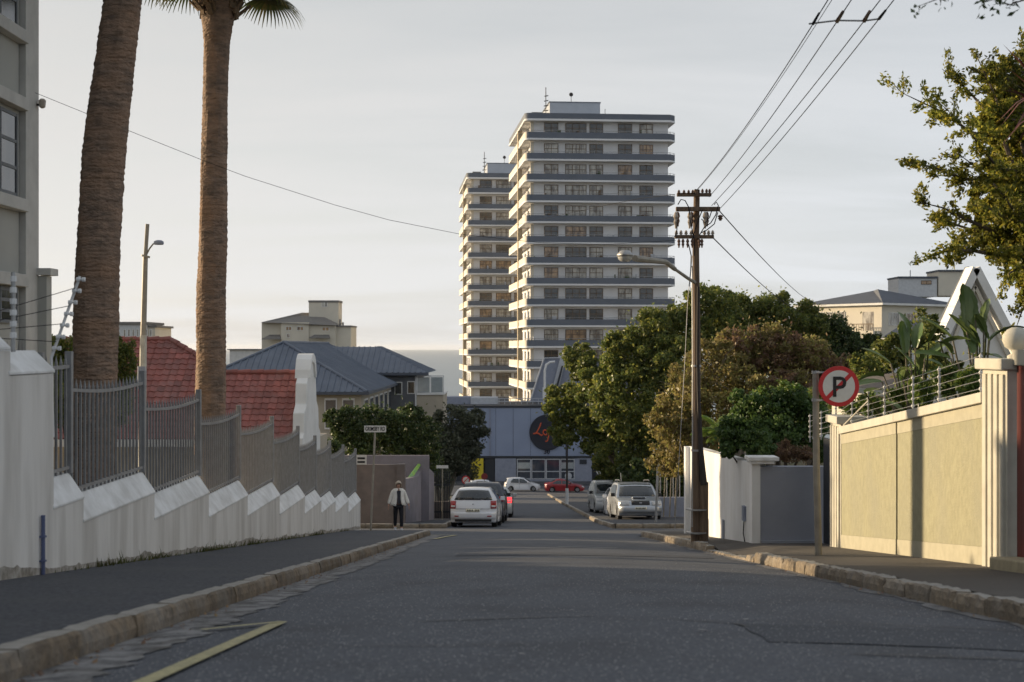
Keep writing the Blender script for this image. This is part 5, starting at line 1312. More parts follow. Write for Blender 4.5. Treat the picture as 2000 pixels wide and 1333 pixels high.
# ================================================================== cars
class Car:
    """local frame: s from the front (0) to the rear (L) along +y of the thing, x to its side, z up"""
    def __init__(s, name, label, loc, rz, kind, paint, tilt=None, group='cars parked and driving in the street'):
        s.t = thing(name, label, 'car', loc, rz, group)
        dims = {'hatch': (4.06,1.73,1.52), 'sedan': (4.45,1.76,1.42), 'suv': (4.75,1.88,1.79), 'box': (4.5,1.80,1.85)}[kind]
        s.L, s.W, s.H = dims; s.kind = kind; L, H = s.L, s.H
        if kind == 'hatch':
            top = [(.03,.30),(0,.45),(.015,.60),(.10,.72),(.40,.83),(.95,.96),(1.08,1.0),(1.80,1.43),(2.35,1.52),(3.15,1.50),(3.70,1.43),(3.78,1.38),(3.93,1.06),(3.99,.94),(4.05,.72),(4.06,.52),(4.02,.32)]
            s.belt = .98; s.wheels = (.80, 3.34); s.wr = .30; zb = .20
            s.side = [[(1.30,1.0),(1.90,1.40),(2.34,1.44),(2.34,1.0)], [(2.42,1.0),(2.42,1.44),(3.05,1.43),(3.40,1.24),(3.42,1.04)]]
        elif kind == 'sedan':
            top = [(.04,.28),(0,.45),(.03,.60),(.15,.70),(.6,.82),(1.15,.92),(1.28,.95),(2.0,1.33),(2.5,1.42),(3.1,1.38),(3.85,1.08),(4.0,1.03),(4.35,.98),(4.42,.85),(4.45,.5),(4.40,.30)]
            s.belt = .93; s.wheels = (.85, 3.60); s.wr = .31; zb = .19
            s.side = [[(1.50,.96),(2.05,1.28),(2.5,1.34),(2.5,.96)], [(2.58,.96),(2.58,1.34),(3.1,1.31),(3.60,1.06),(3.55,.98)]]
        else:
            k = H/1.79
            top = [(.04,.40),(0,.55),(.015,.78),(.10,.95),(.5,1.04),(1.15,1.10),(1.30,1.13),(1.95,1.62*k),(2.4,1.75*k),(3.9,1.76*k),(4.35,1.72*k),(4.50,1.62*k),(4.62,1.15),(4.70,1.0),(4.75,.70),(4.72,.42)]
            top = [(a*L/4.75, b) for a, b in top]
            s.belt = 1.10; s.wheels = (.92*L/4.75, 3.72*L/4.75); s.wr = .37; zb = .32
            s.side = [[(1.50,1.14),(2.05,1.60*k),(2.55,1.66*k),(2.55,1.14)], [(2.63,1.14),(2.63,1.66*k),(3.45,1.66*k),(3.45,1.14)], [(3.53,1.14),(3.53,1.65*k),(4.25,1.60*k),(4.35,1.16)]]
            s.side = [[(a*L/4.75, b) for a, b in q] for q in s.side]
        s.top = top
        prof = list(top)
        prof.append((L-.10, zb))
        for wc in s.wheels[::-1]:
            r = s.wr*1.20
            zc = s.wr
            a0 = math.asin(max(-1, min(1, (zb-zc)/r)))
            n = 9
            for k in range(n+1):
                a = a0 + (math.pi-2*a0)*k/n
                prof.append((wc+r*math.cos(a), zc+r*math.sin(a)))
        prof.append((.12, zb))
        s.prof = prof
        ts = [-1,-.93,-.75,-.4,0,.4,.75,.93,1]
        mb = MB(); n = len(prof)
        for t in ts:
            for (a, z) in prof: mb.v.append(s.pt(a, z, t))
        for j in range(len(ts)-1):
            for i in range(n):
                mb.f.append((j*n+i, j*n+(i+1)%n, (j+1)*n+(i+1)%n, (j+1)*n+i)); mb.m.append(0)
        mb.f.append(tuple(range(n))); mb.f.append(tuple(range((len(ts)-1)*n, len(ts)*n))[::-1]); mb.m += [0,0]
        b = mb.build('body', M[paint], s.t, world=False, smooth=True)
        bv = b.modifiers.new('bevel', 'BEVEL'); bv.width = .035; bv.segments = 2; bv.limit_method = 'ANGLE'; bv.angle_limit = R(50)
        s.body = b
        MB().box(-s.W*.42, s.W*.42, .25, L-.25, zb-.03, zb+.25).build('underbody', M['car_black'], s.t, world=False)
        # glass
        def zsel(z, front):
            pts_ = top if front else top[::-1]
            for (a, b) in zip(pts_, pts_[1:]):
                if a[1] <= z <= b[1]: return a[0]+(b[0]-a[0])*(z-a[1])/(b[1]-a[1]+1e-9)
            return pts_[0][0]
        s.sz = zsel
        H_ = H
        for q in s.side:
            for sgn in (-1, 1):
                mb = MB().add([s.pt(a, z, sgn*1.0, .012) for a, z in q], [tuple(range(len(q)))])
                mb.add([s.pt(a, z, sgn*.97, .0) for a, z in q], [tuple(range(len(q)))])
                mb.build('side_window', M['car_glass'], s.t, world=False)
        if kind == 'hatch': s.patch('windscreen', 1.02, 1.42, -.84, .84, 'car_glass', True); s.patch('rear_window', 1.04, 1.375, -.84, .84, 'car_glass', False)
        elif kind == 'sedan': s.patch('windscreen', .97, 1.36, -.84, .84, 'car_glass', True); s.patch('rear_window', 1.10, 1.34, -.78, .78, 'car_glass', False)
        else: s.patch('windscreen', 1.16, 1.66*H/1.79, -.86, .86, 'car_glass', True); s.patch('rear_window', 1.18, 1.58*H/1.79, -.78, .78, 'car_glass', False)
        # wheels
        for wc in s.wheels:
            for sg_ in (-1, 1):
                xo = sg_*(s.W/2-.10)
                wmb = MB().lathe([(s.wr*.62,-.10),(s.wr*.92,-.10),(s.wr,-.07),(s.wr,.07),(s.wr*.92,.10),(s.wr*.62,.10)], (0,0,0), 24, 'X')
                wo = wmb.build('wheel', M['tyre'], s.t, world=False, smooth=False); wo.location = (xo, wc, s.wr)
                rm = MB().lathe([(0,.03*sg_),(s.wr*.58,.03*sg_),(s.wr*.64,.085*sg_)], (0,0,0), 20, 'X')
                for k in range(5):
                    a = k*2*math.pi/5
                    rm.obox(Vector((.045*sg_-.01, -.03*math.sin(a), .03*math.cos(a)))-Vector((0,0,0)), (.035*sg_,0,0), Vector((0,math.cos(a),math.sin(a)))*s.wr*.60, Vector((0,math.sin(a),-math.cos(a)))*.06)
                ro = rm.build('rim', M['rim'], wo, world=False)
        # mirrors
        ms_ = s.side[0][0][0]+.12
        for sg_ in (-1, 1):
            c = s.pt(ms_, s.belt+.06, sg_)
            MB().box(min(c[0]+sg_*.02, c[0]+sg_*.20), max(c[0]+sg_*.02, c[0]+sg_*.20), c[1]-.05, c[1]+.06, c[2]-.02, c[2]+.13).build('mirror', M[paint if kind == 'hatch' else 'car_black'], s.t, world=False, bevel=.02)
        # door lines and handles
        if True:
            for sg_ in (-1, 1):
                for a in ([q[0][0] for q in s.side[:1]] + [s.side[0][3][0]+.03] + [s.side[-1][-1][0]-.02]):
                    p, q_ = s.pt(a, s.belt-.02, sg_, .004), s.pt(a-.03, zb+.22, sg_, .004)
                    MB().tube([p, q_], .006, 4).build('door_seam', M['car_black'], s.t, world=False)
                for q in s.side[:2]:
                    c = s.pt(q[-1][0]-.16 if q is s.side[0] else q[-1][0]-.18, s.belt-.10, sg_, .01)
                    MB().box(c[0]-.012, c[0]+.012, c[1]-.07, c[1]+.07, c[2]-.014, c[2]+.014).build('door_handle', M[paint], s.t, world=False)
    def w(s, z):
        b = s.belt
        if z > b: return s.W/2*(1-(.34 if s.kind in ('hatch','sedan') else .22)*((z-b)/(s.H-b))**1.25)
        if z < .45: return s.W/2*(.965+.035*z/.45)
        return s.W/2
    def pt(s, a, z, t, off=0):
        e = 0; L = s.L; mid = L/2
        # plan-view rounding of both ends
        k = (.24 if s.kind in ('hatch','sedan') else .19)*abs(t)**2.8
        if a < 1.2: a2 = a + k*(1-a/1.2)
        elif a > L-1.2: a2 = a - k*(1-(L-a)/1.2)
        else: a2 = a
        x = t*s.w(z) + (off if t > 0 else -off if t < 0 else 0)
        z2 = z + (.03*(1-t*t) if z > s.belt+.3 else 0) - .03
        return (x, a2, z2)
    def patch(s, name, z0, z1, t0, t1, m, front, off=.012, nz=3, n=6, parent=None, tfun=None):
        mb = MB(); sg_ = -1 if front else 1
        for j in range(nz+1):
            z = z0+(z1-z0)*j/nz; a = s.sz(z, front)
            for i in range(n+1):
                t = t0+(t1-t0)*i/n
                x, y, zz = s.pt(a, z, t)
                mb.v.append((x, y+sg_*off, zz+ (off*.6 if z > s.belt else 0)))
            if j:
                for i in range(n):
                    b = (j-1)*(n+1)+i; mb.f.append((b, b+1, b+n+2, b+n+1)); mb.m.append(0)
        o = mb.build(name, M[m], parent or s.t, world=False, fix=False, smooth=True)
        so = o.modifiers.new('solid', 'SOLIDIFY'); so.thickness = .015; so.offset = 0
        return o

def ground_rot(o, yc):
    sl_ = (G(yc+2)-G(yc-2))/4
    o.rotation_euler = (math.atan(sl_)*math.cos(o.rotation_euler.z), 0, o.rotation_euler.z)
# white hatchback, rear towards the camera: front is at +Y, so rotate by 180
def back_car(xc, yrear, rz, kind, paint, label, name='parked_car'):
    L = {'hatch':4.06,'sedan':4.45,'suv':4.75,'box':4.5}[kind]
    c = Car(name, label, (0,0,0), 0, kind, paint)
    a = math.pi + R(rz)
    c.t.rotation_euler = (0,0,0)
    s_ = math.atan((G(yrear+4)-G(yrear))/4)
    # local y (front 0 .. rear L) -> world: front far
    rear = Vector((xc, yrear, G(yrear)+.01)); d = Vector((math.sin(R(rz))*-1, math.cos(R(rz)), 0)); d.z = math.tan(s_)
    c.t.location = rear + d*L
    c.t.rotation_mode = 'XYZ'
    c.t.rotation_euler = Matrix.Rotation(a, 4, 'Z').to_euler()
    m_ = Matrix.Rotation(s_, 4, 'X') @ Matrix.Rotation(a, 4, 'Z')
    c.t.rotation_euler = m_.to_euler()
    return c
def front_car(xc, yfront, rz, kind, paint, label, name='parked_car'):
    c = Car(name, label, (xc, yfront, G(yfront)+.01), 0, kind, paint)
    s_ = math.atan((G(yfront+4)-G(yfront))/4)
    c.t.rotation_euler = (Matrix.Rotation(s_, 4, 'X') @ Matrix.Rotation(R(rz), 4, 'Z')).to_euler()
    return c
c1 = back_car(-1.46, 53.0, -3.0, 'hatch', 'car_white', 'white hatchback seen from behind, parked at the left kerb past the side street')
def tails(c, z0, z1, t0, t1, lit=False):
    for sg_ in (-1, 1):
        c.patch('taillight', z0, z1, sg_*t0, sg_*t1, 'brake_lit' if lit else 'lamp_red', False, off=.02)
        o = c.patch('taillight', z0+.05, z0+.12, sg_*(t0+.03), sg_*(t1-.04), 'lamp_clear', False, off=.032)
tails(c1, .72, 1.0, .76, 1.0)
c1.patch('rear_bumper', .33, .60, -.98, .98, 'car_white', False, off=.035)
c1.patch('bumper_shadow', .24, .33, -.80, .80, 'car_black', False, off=.03, nz=1)
c1.patch('number_plate', .60, .71, -.30, .30, 'plate', False, off=.045, nz=1)
for k in range(8):
    if k == 3: continue
    c1.patch('plate_character', .625, .685, -.26+k*.065, -.222+k*.065, 'black', False, off=.050, nz=1, n=1)
for sg_ in (-1, 1): c1.patch('reflector', .42, .46, sg_*.62, sg_*.80, 'lamp_red', False, off=.05, nz=1)
c1.patch('badge', .86, .91, -.03, .03, 'rim', False, off=.02, nz=1, n=2)
c1.patch('tailgate_seam', .712, .72, -.74, .74, 'car_black', False, off=.016, nz=1)
c1.patch('wiper', 1.05, 1.065, -.3, .02, 'car_black', False, off=.03, nz=1)
MB().tube([(0,1.95,1.52),(0,2.15,1.74)], .008, 4).build('aerial', M['car_black'], c1.t, world=False)
c2 = back_car(-1.30, 60.5, -2, 'suv', 'car_dark', 'dark car parked directly in front of the white hatchback, mostly hidden')
tails(c2, .95, 1.15, .80, 1.0); c2.patch('number_plate', .70, .82, -.3, .3, 'plate', False, off=.03, nz=1)
c3 = back_car(-.86, 69.5, -1, 'hatch', 'car_pale', 'pale car with its red brake light glowing beyond the dark parked car')
tails(c3, .74, 1.0, .72, .98, lit=True); c3.patch('number_plate', .56, .67, -.3, .3, 'plate', False, off=.03, nz=1)
def frontend(c, gz, hz, pz, t=.62, grille='car_black'):
    c.patch('grille', gz[0], gz[1], -.42, .42, grille, True, off=.02)
    for sg_ in (-1, 1):
        c.patch('headlight', hz[0], hz[1], sg_*.52, sg_*.96, 'lamp_clear', True, off=.02)
    c.patch('number_plate', pz, pz+.11, -.27, .27, 'plate', True, off=.05, nz=1)
    for k in range(7): c.patch('plate_character', pz+.025, pz+.085, -.23+k*.066, -.19+k*.066, 'black', True, off=.055, nz=1, n=1)
    c.patch('lower_grille', pz-.15, pz-.04, -.62, .62, 'car_black', True, off=.028, nz=1)
s1 = front_car(5.55, 61.2, 2.0, 'suv', 'car_silver', 'silver four wheel drive with bonnet scoop parked facing the camera on the right')
frontend(s1, (.80,.97), (.78,.95), .60)
s1.patch('bumper', .46, .76, -.99, .99, 'car_silver', True, off=.045)
MB().box(-.30,.30,.55,.98,1.03,1.105).build('bonnet_scoop', M['car_silver'], s1.t, world=False, bevel=.03); MB().box(-.26,.26,.535,.56,1.04,1.09).build('scoop_opening', M['car_black'], s1.t, world=False)
for sg_ in (-1,1): MB().tube([(sg_*.66,2.2,1.79),(sg_*.66,2.5,1.84),(sg_*.66,4.0,1.84),(sg_*.66,4.2,1.78)], .02, 6).build('roof_rail', M['rim'], s1.t, world=False)
s1.patch('badge', .86, .90, -.06, .06, 'rim', True, off=.03, nz=1, n=2)
MB().tube([(-.62,2.0,1.75),(-.62,2.15,2.15)], .008, 4).build('aerial', M['rim'], s1.t, world=False)
s2 = front_car(5.45, 67.0, 1, 'hatch', 'car_white', 'narrow glimpse of a white car between the two four wheel drives')
frontend(s2, (.62,.70), (.66,.80), .42)
s3 = front_car(5.15, 71.6, 3, 'box', 'car_pale', 'older pale silver off roader parked behind the other silver one')
frontend(s3, (.80,.97), (.78,.95), .60)
# far side cars on the cross street: fronts towards +x
def side_car(xrear, yc, kind, paint, label):
    c = Car('parked_car', label, (0,0,0), 0, kind, paint)
    L = c.L
    # local +y (front to rear) -> world -x ; front at larger x
    c.t.rotation_euler = (0,0,R(90)); c.t.location = (xrear+L, yc, G(yc)+.01)
    return c
k1 = side_car(P(984,0,157).x, 157.2, 'hatch', 'car_white', 'white hatchback in profile parked before the gym windows')
k2 = side_car(P(1063,0,154).x, 155.2, 'sedan', 'car_red', 'red car in profile behind the thin post at the junction')
k3 = side_car(P(910,0,146).x, 151.0, 'hatch', 'car_white', 'white car mostly hidden behind the road signs at the junction')
for c in (k1, k2, k3):
    for sg_ in (-1,1):
        c.patch('headlight', .62, .72, sg_*.55, sg_*1.0, 'lamp_clear', True, off=.02); c.patch('taillight', .75, .92, sg_*.7, sg_*1.0, 'lamp_red', False, off=.02)

# ================================================================== the walking woman
def skinned(name, verts, edges, radii, m, parent, root=0, sub=2, world=False):
    me = bpy.data.meshes.new(name); me.from_pydata(verts, edges, []); me.materials.append(m)
    o = bpy.data.objects.new(name, me); C.objects.link(o); place(o, parent, world)
    sk = o.modifiers.new('skin', 'SKIN'); sk.use_smooth_shade = True
    for i, r in enumerate(radii):
        v = me.skin_vertices[0].data[i] if me.skin_vertices else None
        if v is not None: v.radius = r if hasattr(r, '__len__') else (r, r)
    me.skin_vertices[0].data[root].use_root = True
    ss = o.modifiers.new('sub', 'SUBSURF'); ss.levels = sub; ss.render_levels = sub
    return o
def mkskin(name, verts, edges, radii, m, parent, root=0, sub=2):
    me = bpy.data.meshes.new(name); me.from_pydata(verts, edges, []); me.materials.append(m)
    o = bpy.data.objects.new(name, me); C.objects.link(o); place(o, parent, False)
    o.modifiers.new('skin', 'SKIN')
    if not me.skin_vertices:
        bpy.context.view_layer.objects.active = o; o.select_set(True)
    if not me.skin_vertices: me.attributes.new('skin', 'FLOAT', 'POINT')
    return o
def person(loc, label, rz):
    t = thing('person', label, 'person', loc, rz)
    # faces -y. z up. 1.66 m
    def sk(name, vs, es, rs__, m, root=0, sub=2):
        me = bpy.data.meshes.new(name)
        import bmesh
        bm = bmesh.new(); lay = bm.verts.layers.skin.verify()
        bv = [bm.verts.new(v) for v in vs]
        for i, r in enumerate(rs__):
            bv[i][lay].radius = r if hasattr(r, '__len__') else (r, r); bv[i][lay].use_root = (i == root)
        for a, b in es: bm.edges.new((bv[a], bv[b]))
        bm.to_mesh(me); bm.free(); me.materials.append(m)
        o = bpy.data.objects.new(name, me); C.objects.link(o); place(o, t, False)
        s_ = o.modifiers.new('skin', 'SKIN'); s_.use_smooth_shade = True
        q = o.modifiers.new('sub', 'SUBSURF'); q.levels = sub; q.render_levels = sub
        return o
    # body: pelvis, spine, neck, head, arms with hands, legs
    V = [(0,0,.90),(0,.01,1.10),(0,.01,1.30),(0,0,1.41),(0,-.015,1.47),(0,-.02,1.53),(0,-.02,1.60),
         (.09,0,.86),(.10,-.07,.48),(.10,-.05,.10),(.105,-.13,.05),
         (-.09,0,.86),(-.095,.06,.48),(-.09,.16,.12),(-.09,.09,.06),
         (.16,.01,1.34),(.265,.02,1.11),(.345,-.03,.89),(.36,-.05,.82),
         (-.16,.01,1.34),(-.255,.03,1.11),(-.325,.0,.89),(-.34,-.02,.82)]
    Ed = [(0,1),(1,2),(2,3),(3,4),(4,5),(5,6),(0,7),(7,8),(8,9),(9,10),(0,11),(11,12),(12,13),(13,14),(2,15),(15,16),(16,17),(17,18),(2,19),(19,20),(20,21),(21,22)]
    Rr_ = [(.13,.10),(.115,.085),(.135,.09),.055,.05,(.07,.085),(.07,.085),.085,.055,.038,.035,.085,.055,.038,.035,.05,.038,.027,.026,.05,.038,.027,.026]
    sk('body', V, Ed, Rr_, M['skin'])
    # fingers
    for sx, hx, hy, hz in ((1,.363,-.055,.795),(-1,-.343,-.025,.795)):
        for k in range(4):
            y = hy-.024+k*.016; Lf = (.070,.080,.076,.060)[k]
            MB().tube([(hx,y,hz),(hx+sx*.006,y-.004,hz-Lf*.5),(hx-sx*.004,y-.014,hz-Lf)], [.0085,.0078,.006], 6).build('finger', M['skin'], t, world=False)
        MB().tube([(hx-sx*.01,hy-.03,hz+.02),(hx-sx*.016,hy-.055,hz-.01),(hx-sx*.016,hy-.062,hz-.035)], [.010,.009,.007], 6).build('thumb', M['skin'], t, world=False)
    # face
    MB().lathe([(0,.0),(.009,.006),(.011,.02),(.004,.034)], (0,-.112,1.535), 8).build('nose', M['skin'], t, world=False)
    for sx in (-1,1):
        MB().lathe([(0,-.012),(.010,-.006),(.011,.004),(0,.012)], (sx*.03,-.098,1.572), 8).build('eye', M['black'], t, world=False)
        MB().lathe([(0,-.03),(.014,-.02),(.016,.01),(0,.03)], (sx*.076,-.01,1.555), 8).build('ear', M['skin'], t, world=False)
    MB().box(-.022,.022,-.107,-.098,1.503,1.511).build('mouth', M['leaf_red'], t, world=False)
    # hair: cap with length to the nape
    mb = MB(); vs = []; n = 18; m_ = 9
    for j in range(m_+1):
        ph = math.pi*.62*j/m_
        for i in range(n):
            th = 2*math.pi*i/n; fr = max(0, -math.sin(th))
            r = 1.0+.03*math.sin(7*th+j)
            phh = ph*(1-.42*fr)
            vs.append((.092*r*math.sin(phh)*math.cos(th), -.012+.105*r*math.sin(phh)*math.sin(th)+(.0), 1.565+.108*math.cos(phh)-(.05*(j/m_)**2 if fr < .3 else 0)))
    mb.add(vs, [(j*n+i, j*n+(i+1)%n, (j+1)*n+(i+1)%n, (j+1)*n+i) for j in range(m_) for i in range(n)])
    h = mb.build('hair', M['hair'], t, world=False, smooth=True, fix=False); so = h.modifiers.new('solid','SOLIDIFY'); so.thickness = .02
    # trousers
    sk('trousers', [(0,0,.92),(.085,0,.84),(.10,-.07,.48),(.10,-.05,.12),(-.085,0,.84),(-.095,.06,.48),(-.09,.155,.14)],
       [(0,1),(1,2),(2,3),(0,4),(4,5),(5,6)], [(.15,.115),(.10,.10),.072,.062,(.10,.10),.072,.062], M['trousers'])
    for sx, y, z, tl_ in ((.10,-.10,.045,0),(-.09,.115,.055,.02)):
        mb = MB().prism([(sx-.045,y-.14,z-.04),(sx+.045,y-.14,z-.04),(sx+.048,y+.10,z-.04+tl_),(sx-.048,y+.10,z-.04+tl_)], (0,0,.035))
        mb.prism([(sx-.04,y-.10,z-.005),(sx+.04,y-.10,z-.005),(sx+.04,y+.09,z-.005+tl_),(sx-.04,y+.09,z-.005+tl_)], (0,.02,.05))
        mb.build('shoe', M['shoe'], t, world=False, bevel=.018)
    # flared jacket, open at the front
    mb = MB(); vs = []; rows = [(1.42,.075,.07),(1.40,.16,.095),(1.34,.185,.11),(1.22,.175,.115),(1.08,.19,.125),(.95,.225,.145),(.86,.255,.165)]
    n = 28
    for j, (z, rx_, ry_) in enumerate(rows):
        gap = .10+.30*(j/6)
        for i in range(n+1):
            th = -math.pi/2+gap+(2*math.pi-2*gap)*i/n
            f = 1+.045*math.sin(6*th+1)*(j/6)
            vs.append((rx_*f*math.cos(th), ry_*f*math.sin(th), z+.015*math.sin(4*th)*(j/6)))
    mb.add(vs, [(j*(n+1)+i, j*(n+1)+i+1, (j+1)*(n+1)+i+1, (j+1)*(n+1)+i) for j in range(len(rows)-1) for i in range(n)])
    jk = mb.build('jacket', M['jacket'], t, world=False, smooth=True, fix=False); so = jk.modifiers.new('solid','SOLIDIFY'); so.thickness = .018
    for sx, e, w_ in ((1,(.27,.02,1.11),(.35,-.03,.90)),(-1,(-.26,.03,1.11),(-.33,0,.90))):
        sk('sleeve', [(sx*.13,.01,1.37),(sx*.185,.01,1.32),e,w_], [(0,1),(1,2),(2,3)], [.065,.075,.064,.060], M['jacket'])
    MB().prism([(-.07,-.13,1.36),(.07,-.13,1.36),(.055,-.155,1.15),(.06,-.17,.92),(-.05,-.17,.92),(-.05,-.155,1.15)], (0,.02,0)).build('top', M['scarf'], t, world=False, bevel=.01)
    return t
person((P(778,0,48).x, 48, G(48)+.01), 'woman in a loose white jacket and black trousers walking across the side street', R(12))
# ================================================================== vegetation
def leaf_object(name, pts, size, m, parent, up=.3, aspect=.5, jit=.35, dirs=None, kind=None, fold=.25, world=True):
    """one small bent leaf (two triangles each side of its rib) at every point"""
    pts = np.asarray(pts); n = len(pts)
    d = rng.normal(size=(n,3)) if dirs is None else dirs+rng.normal(size=(n,3))*jit
    d[:,2] += up*0 if dirs is not None else 0
    d /= np.linalg.norm(d, axis=1)[:,None]+1e-9
    r = rng.normal(size=(n,3)); r[:,2] *= .5
    s = np.cross(d, r); s /= np.linalg.norm(s, axis=1)[:,None]+1e-9
    nn = np.cross(d, s)
    L = size*rng.uniform(.7, 1.3, size=(n,1)); W_ = L*aspect
    v = np.empty((n,4,3))
    v[:,0] = pts-d*L/2; v[:,1] = pts+s*W_/2+nn*L*fold*.4; v[:,2] = pts+d*L/2; v[:,3] = pts-s*W_/2+nn*L*fold*.4
    me = bpy.data.meshes.new(name)
    me.vertices.add(4*n); me.vertices.foreach_set('co', v.reshape(-1))
    me.loops.add(4*n); me.polygons.add(n)
    me.loops.foreach_set('vertex_index', np.arange(4*n, dtype=np.int32))
    me.polygons.foreach_set('loop_start', np.arange(0, 4*n, 4, dtype=np.int32))
    me.polygons.foreach_set('loop_total', np.full(n, 4, dtype=np.int32))
    me.materials.append(m); me.update(calc_edges=True)
    o = bpy.data.objects.new(name, me); C.objects.link(o); place(o, parent, world)
    if kind: o['kind'] = kind
    return o
def clumps(blobs, n, sub=26, subr=.27, shell=.78, flat=.8):
    """blobs: (x,y,z,rx,ry,rz). Leaves gather in clusters near each blob's surface"""
    vol = np.array([b[3]*b[4]+b[3]*b[5]+b[4]*b[5] for b in blobs]); vol = vol/vol.sum(); P_ = []
    for b, f in zip(blobs, vol):
        k = max(60, int(n*f)); c = np.array(b[:3]); rr = np.array(b[3:6])
        u = rng.normal(size=(sub,3)); u /= np.linalg.norm(u,axis=1)[:,None]
        cen = u*(shell+rng.normal(0,.10,size=(sub,1)))
        szs = subr*rng.uniform(.6,1.4,size=sub)
        ix = rng.integers(0, sub, size=k)
        q = rng.normal(size=(k,3)); q /= np.linalg.norm(q,axis=1)[:,None]; q *= (rng.random((k,1))**.45)
        p = cen[ix]+q*szs[ix][:,None]*np.array([1,1,flat])
        core = int(k*.16); p[:core] = rng.normal(size=(core,3))*.36
        P_.append(c+p*rr)
    return np.concatenate(P_)
def px_blob(px, py, rpx, Y, ry=None, rz=None, dy=None):
    s_ = Y/F; c = P(px, py, Y)
    return (c.x, c.y, c.z, rpx*s_, (dy or rpx*s_), (rz or rpx)*s_)
def limb_mesh(base, tips, r0, seg=7):
    mb = MB(); base = Vector(base)
    for tp_, fork in tips:
        tp_ = Vector(tp_); f = base.lerp(tp_, fork)+Vector((rnd.uniform(-.1,.1), rnd.uniform(-.1,.1), .05))*(tp_-base).length*.3
        mb.tube([base, base.lerp(f,.5)+Vector((rnd.uniform(-.05,.05),0,0)), f, f.lerp(tp_,.5)+Vector((0,0,(tp_-base).length*.05)), tp_], [r0, r0*.75, r0*.5, r0*.28, r0*.06], seg)
    return mb
def tree(name, label, blobs, n, size, m, base, r0, cat='tree', bm='bark', group=None, aspect=.5, extra=None, **kw):
    t = thing(name, label, cat, base, 0, group)
    tips = [((b[0],b[1],b[2]+b[5]*.3), rnd.uniform(.35,.6)) for b in blobs[:9]]
    limb_mesh(base, tips, r0).build('trunk', M[bm], t)
    leaf_object('crown', clumps(blobs, n, **kw), size, M[m], t, aspect=aspect)
    return t
# -- the big dark tree over the junction on the right
Yt = 74
bl = [px_blob(1372,600,42,Yt), px_blob(1335,640,55,Yt), px_blob(1270,650,52,Yt-1), px_blob(1300,715,70,Yt-2), px_blob(1215,690,48,Yt-1), px_blob(1160,740,50,Yt),
      px_blob(1215,775,66,Yt-2), px_blob(1130,700,34,Yt+1), px_blob(1105,790,46,Yt+2), px_blob(1150,840,50,Yt+1), px_blob(1235,860,70,Yt-1), px_blob(1310,820,74,Yt), px_blob(1100,848,28,Yt+2),
      px_blob(1190,910,36,Yt+3), px_blob(1260,925,42,Yt+4), px_blob(1330,900,60,Yt+4), px_blob(1405,590,34,Yt+1), px_blob(1420,650,52,Yt+1)]
tree('broadleaf_tree', 'largest dark green broadleaf tree hanging over the road end on the right', bl, 120000, .20, 'leaf_mid', (7.5, Yt+1, G(Yt)), .38, sub=34, subr=.25)
# -- skyline trees
Ys = 92
for k, (px, py, r_, lab) in enumerate(((1445,620,48,'leftmost round green tree on the skyline right of the power pole'), (1512,622,58,'tallest green skyline tree left of the cream apartment block'),
      (1580,640,48,'green skyline tree just below the eave of the cream apartment block'), (1640,668,50,'dark green tree in front of the cream apartment block walls'), (1706,690,36,'small dark tree below the cream apartment block balcony'))):
    b = [px_blob(px,py,r_,Ys,rz=r_*1.05), px_blob(px-r_*.5,py+r_*.5,r_*.7,Ys), px_blob(px+r_*.55,py+r_*.5,r_*.7,Ys), px_blob(px,py-r_*.35,r_*.55,Ys), px_blob(px,py+r_*1.1,r_*.9,Ys)]
    tree('broadleaf_tree', lab, b, 20000, .22, 'leaf_mid' if k < 3 else 'leaf_dark', (b[0][0], Ys, G(Ys)+hill(b[0][0],Ys)), .22, group='green trees on the skyline', sub=26, subr=.28)
# -- golden bush
Yg = 47
bl = [px_blob(1400,720,64,Yg), px_blob(1345,770,58,Yg-1), px_blob(1450,690,58,Yg+1), px_blob(1520,690,60,Yg+1), px_blob(1585,720,60,Yg+1), px_blob(1645,745,52,Yg+1), px_blob(1310,830,48,Yg-1),
      px_blob(1460,780,70,Yg-1), px_blob(1550,790,66,Yg-1), px_blob(1380,850,56,Yg-1), px_blob(1690,760,34,Yg+2), px_blob(1296,900,36,Yg+1), px_blob(1330,890,40,Yg)]
gt_ = tree('deciduous_tree', 'wide golden brown autumn tree behind the power pole and white lamp', bl, 52000, .13, 'leaf_gold', (6.8, Yg, G(Yg)), .2, bm='bark_pale', sub=30, subr=.26)
leaf_object('dry_leaves', clumps([bl[i] for i in (3,4,5,8,10,2)], 15000, sub=34, subr=.25), .13, M['leaf_dry'], gt_)
mb = MB()
for b in bl:
    for k in range(8):
        a = rng.normal(size=3); a /= np.linalg.norm(a); a[2] = abs(a[2])
        c = Vector(b[:3]); e = c+Vector((a[0]*b[3], a[1]*b[4], a[2]*b[5]))*1.08
        mb.tube([c-Vector((0,0,b[5]*.5)), c.lerp(e,.5)+Vector((rnd.uniform(-.1,.1),0,.05)), e], [.025,.014,.005], 4)
tag(mb.build('twigs', M['bark_pale'], gt_), kind='stuff')
# -- row of thin bare stems under the tree by the low wall
for k, (px, lab) in enumerate(((1296,'leftmost thin bare stem beside the blank street sign post'),(1308,'middle one of three thin bare stems beyond the kerb end'),(1318,'thin bare stem nearest the timber power pole'))):
    t = tag(MB().tube([P(px,1010,60), P(px+3,930,60), P(px+8,800,60)], [.03,.022,.012], 5).build('sapling_stem', M['bark_pale']), lab, 'sapling', 'bare stems by the street sign')
# palms/undergrowth behind the low wall
t = tree('shrub', 'dark undergrowth behind the thin bars of the low grey wall', [px_blob(1310,935,44,69), px_blob(1250,940,46,70), px_blob(1345,930,50,69), px_blob(1215,945,34,80)], 9000, .24, 'leaf_dark', (7.5,69.5,G(70)), .08, 'shrub')

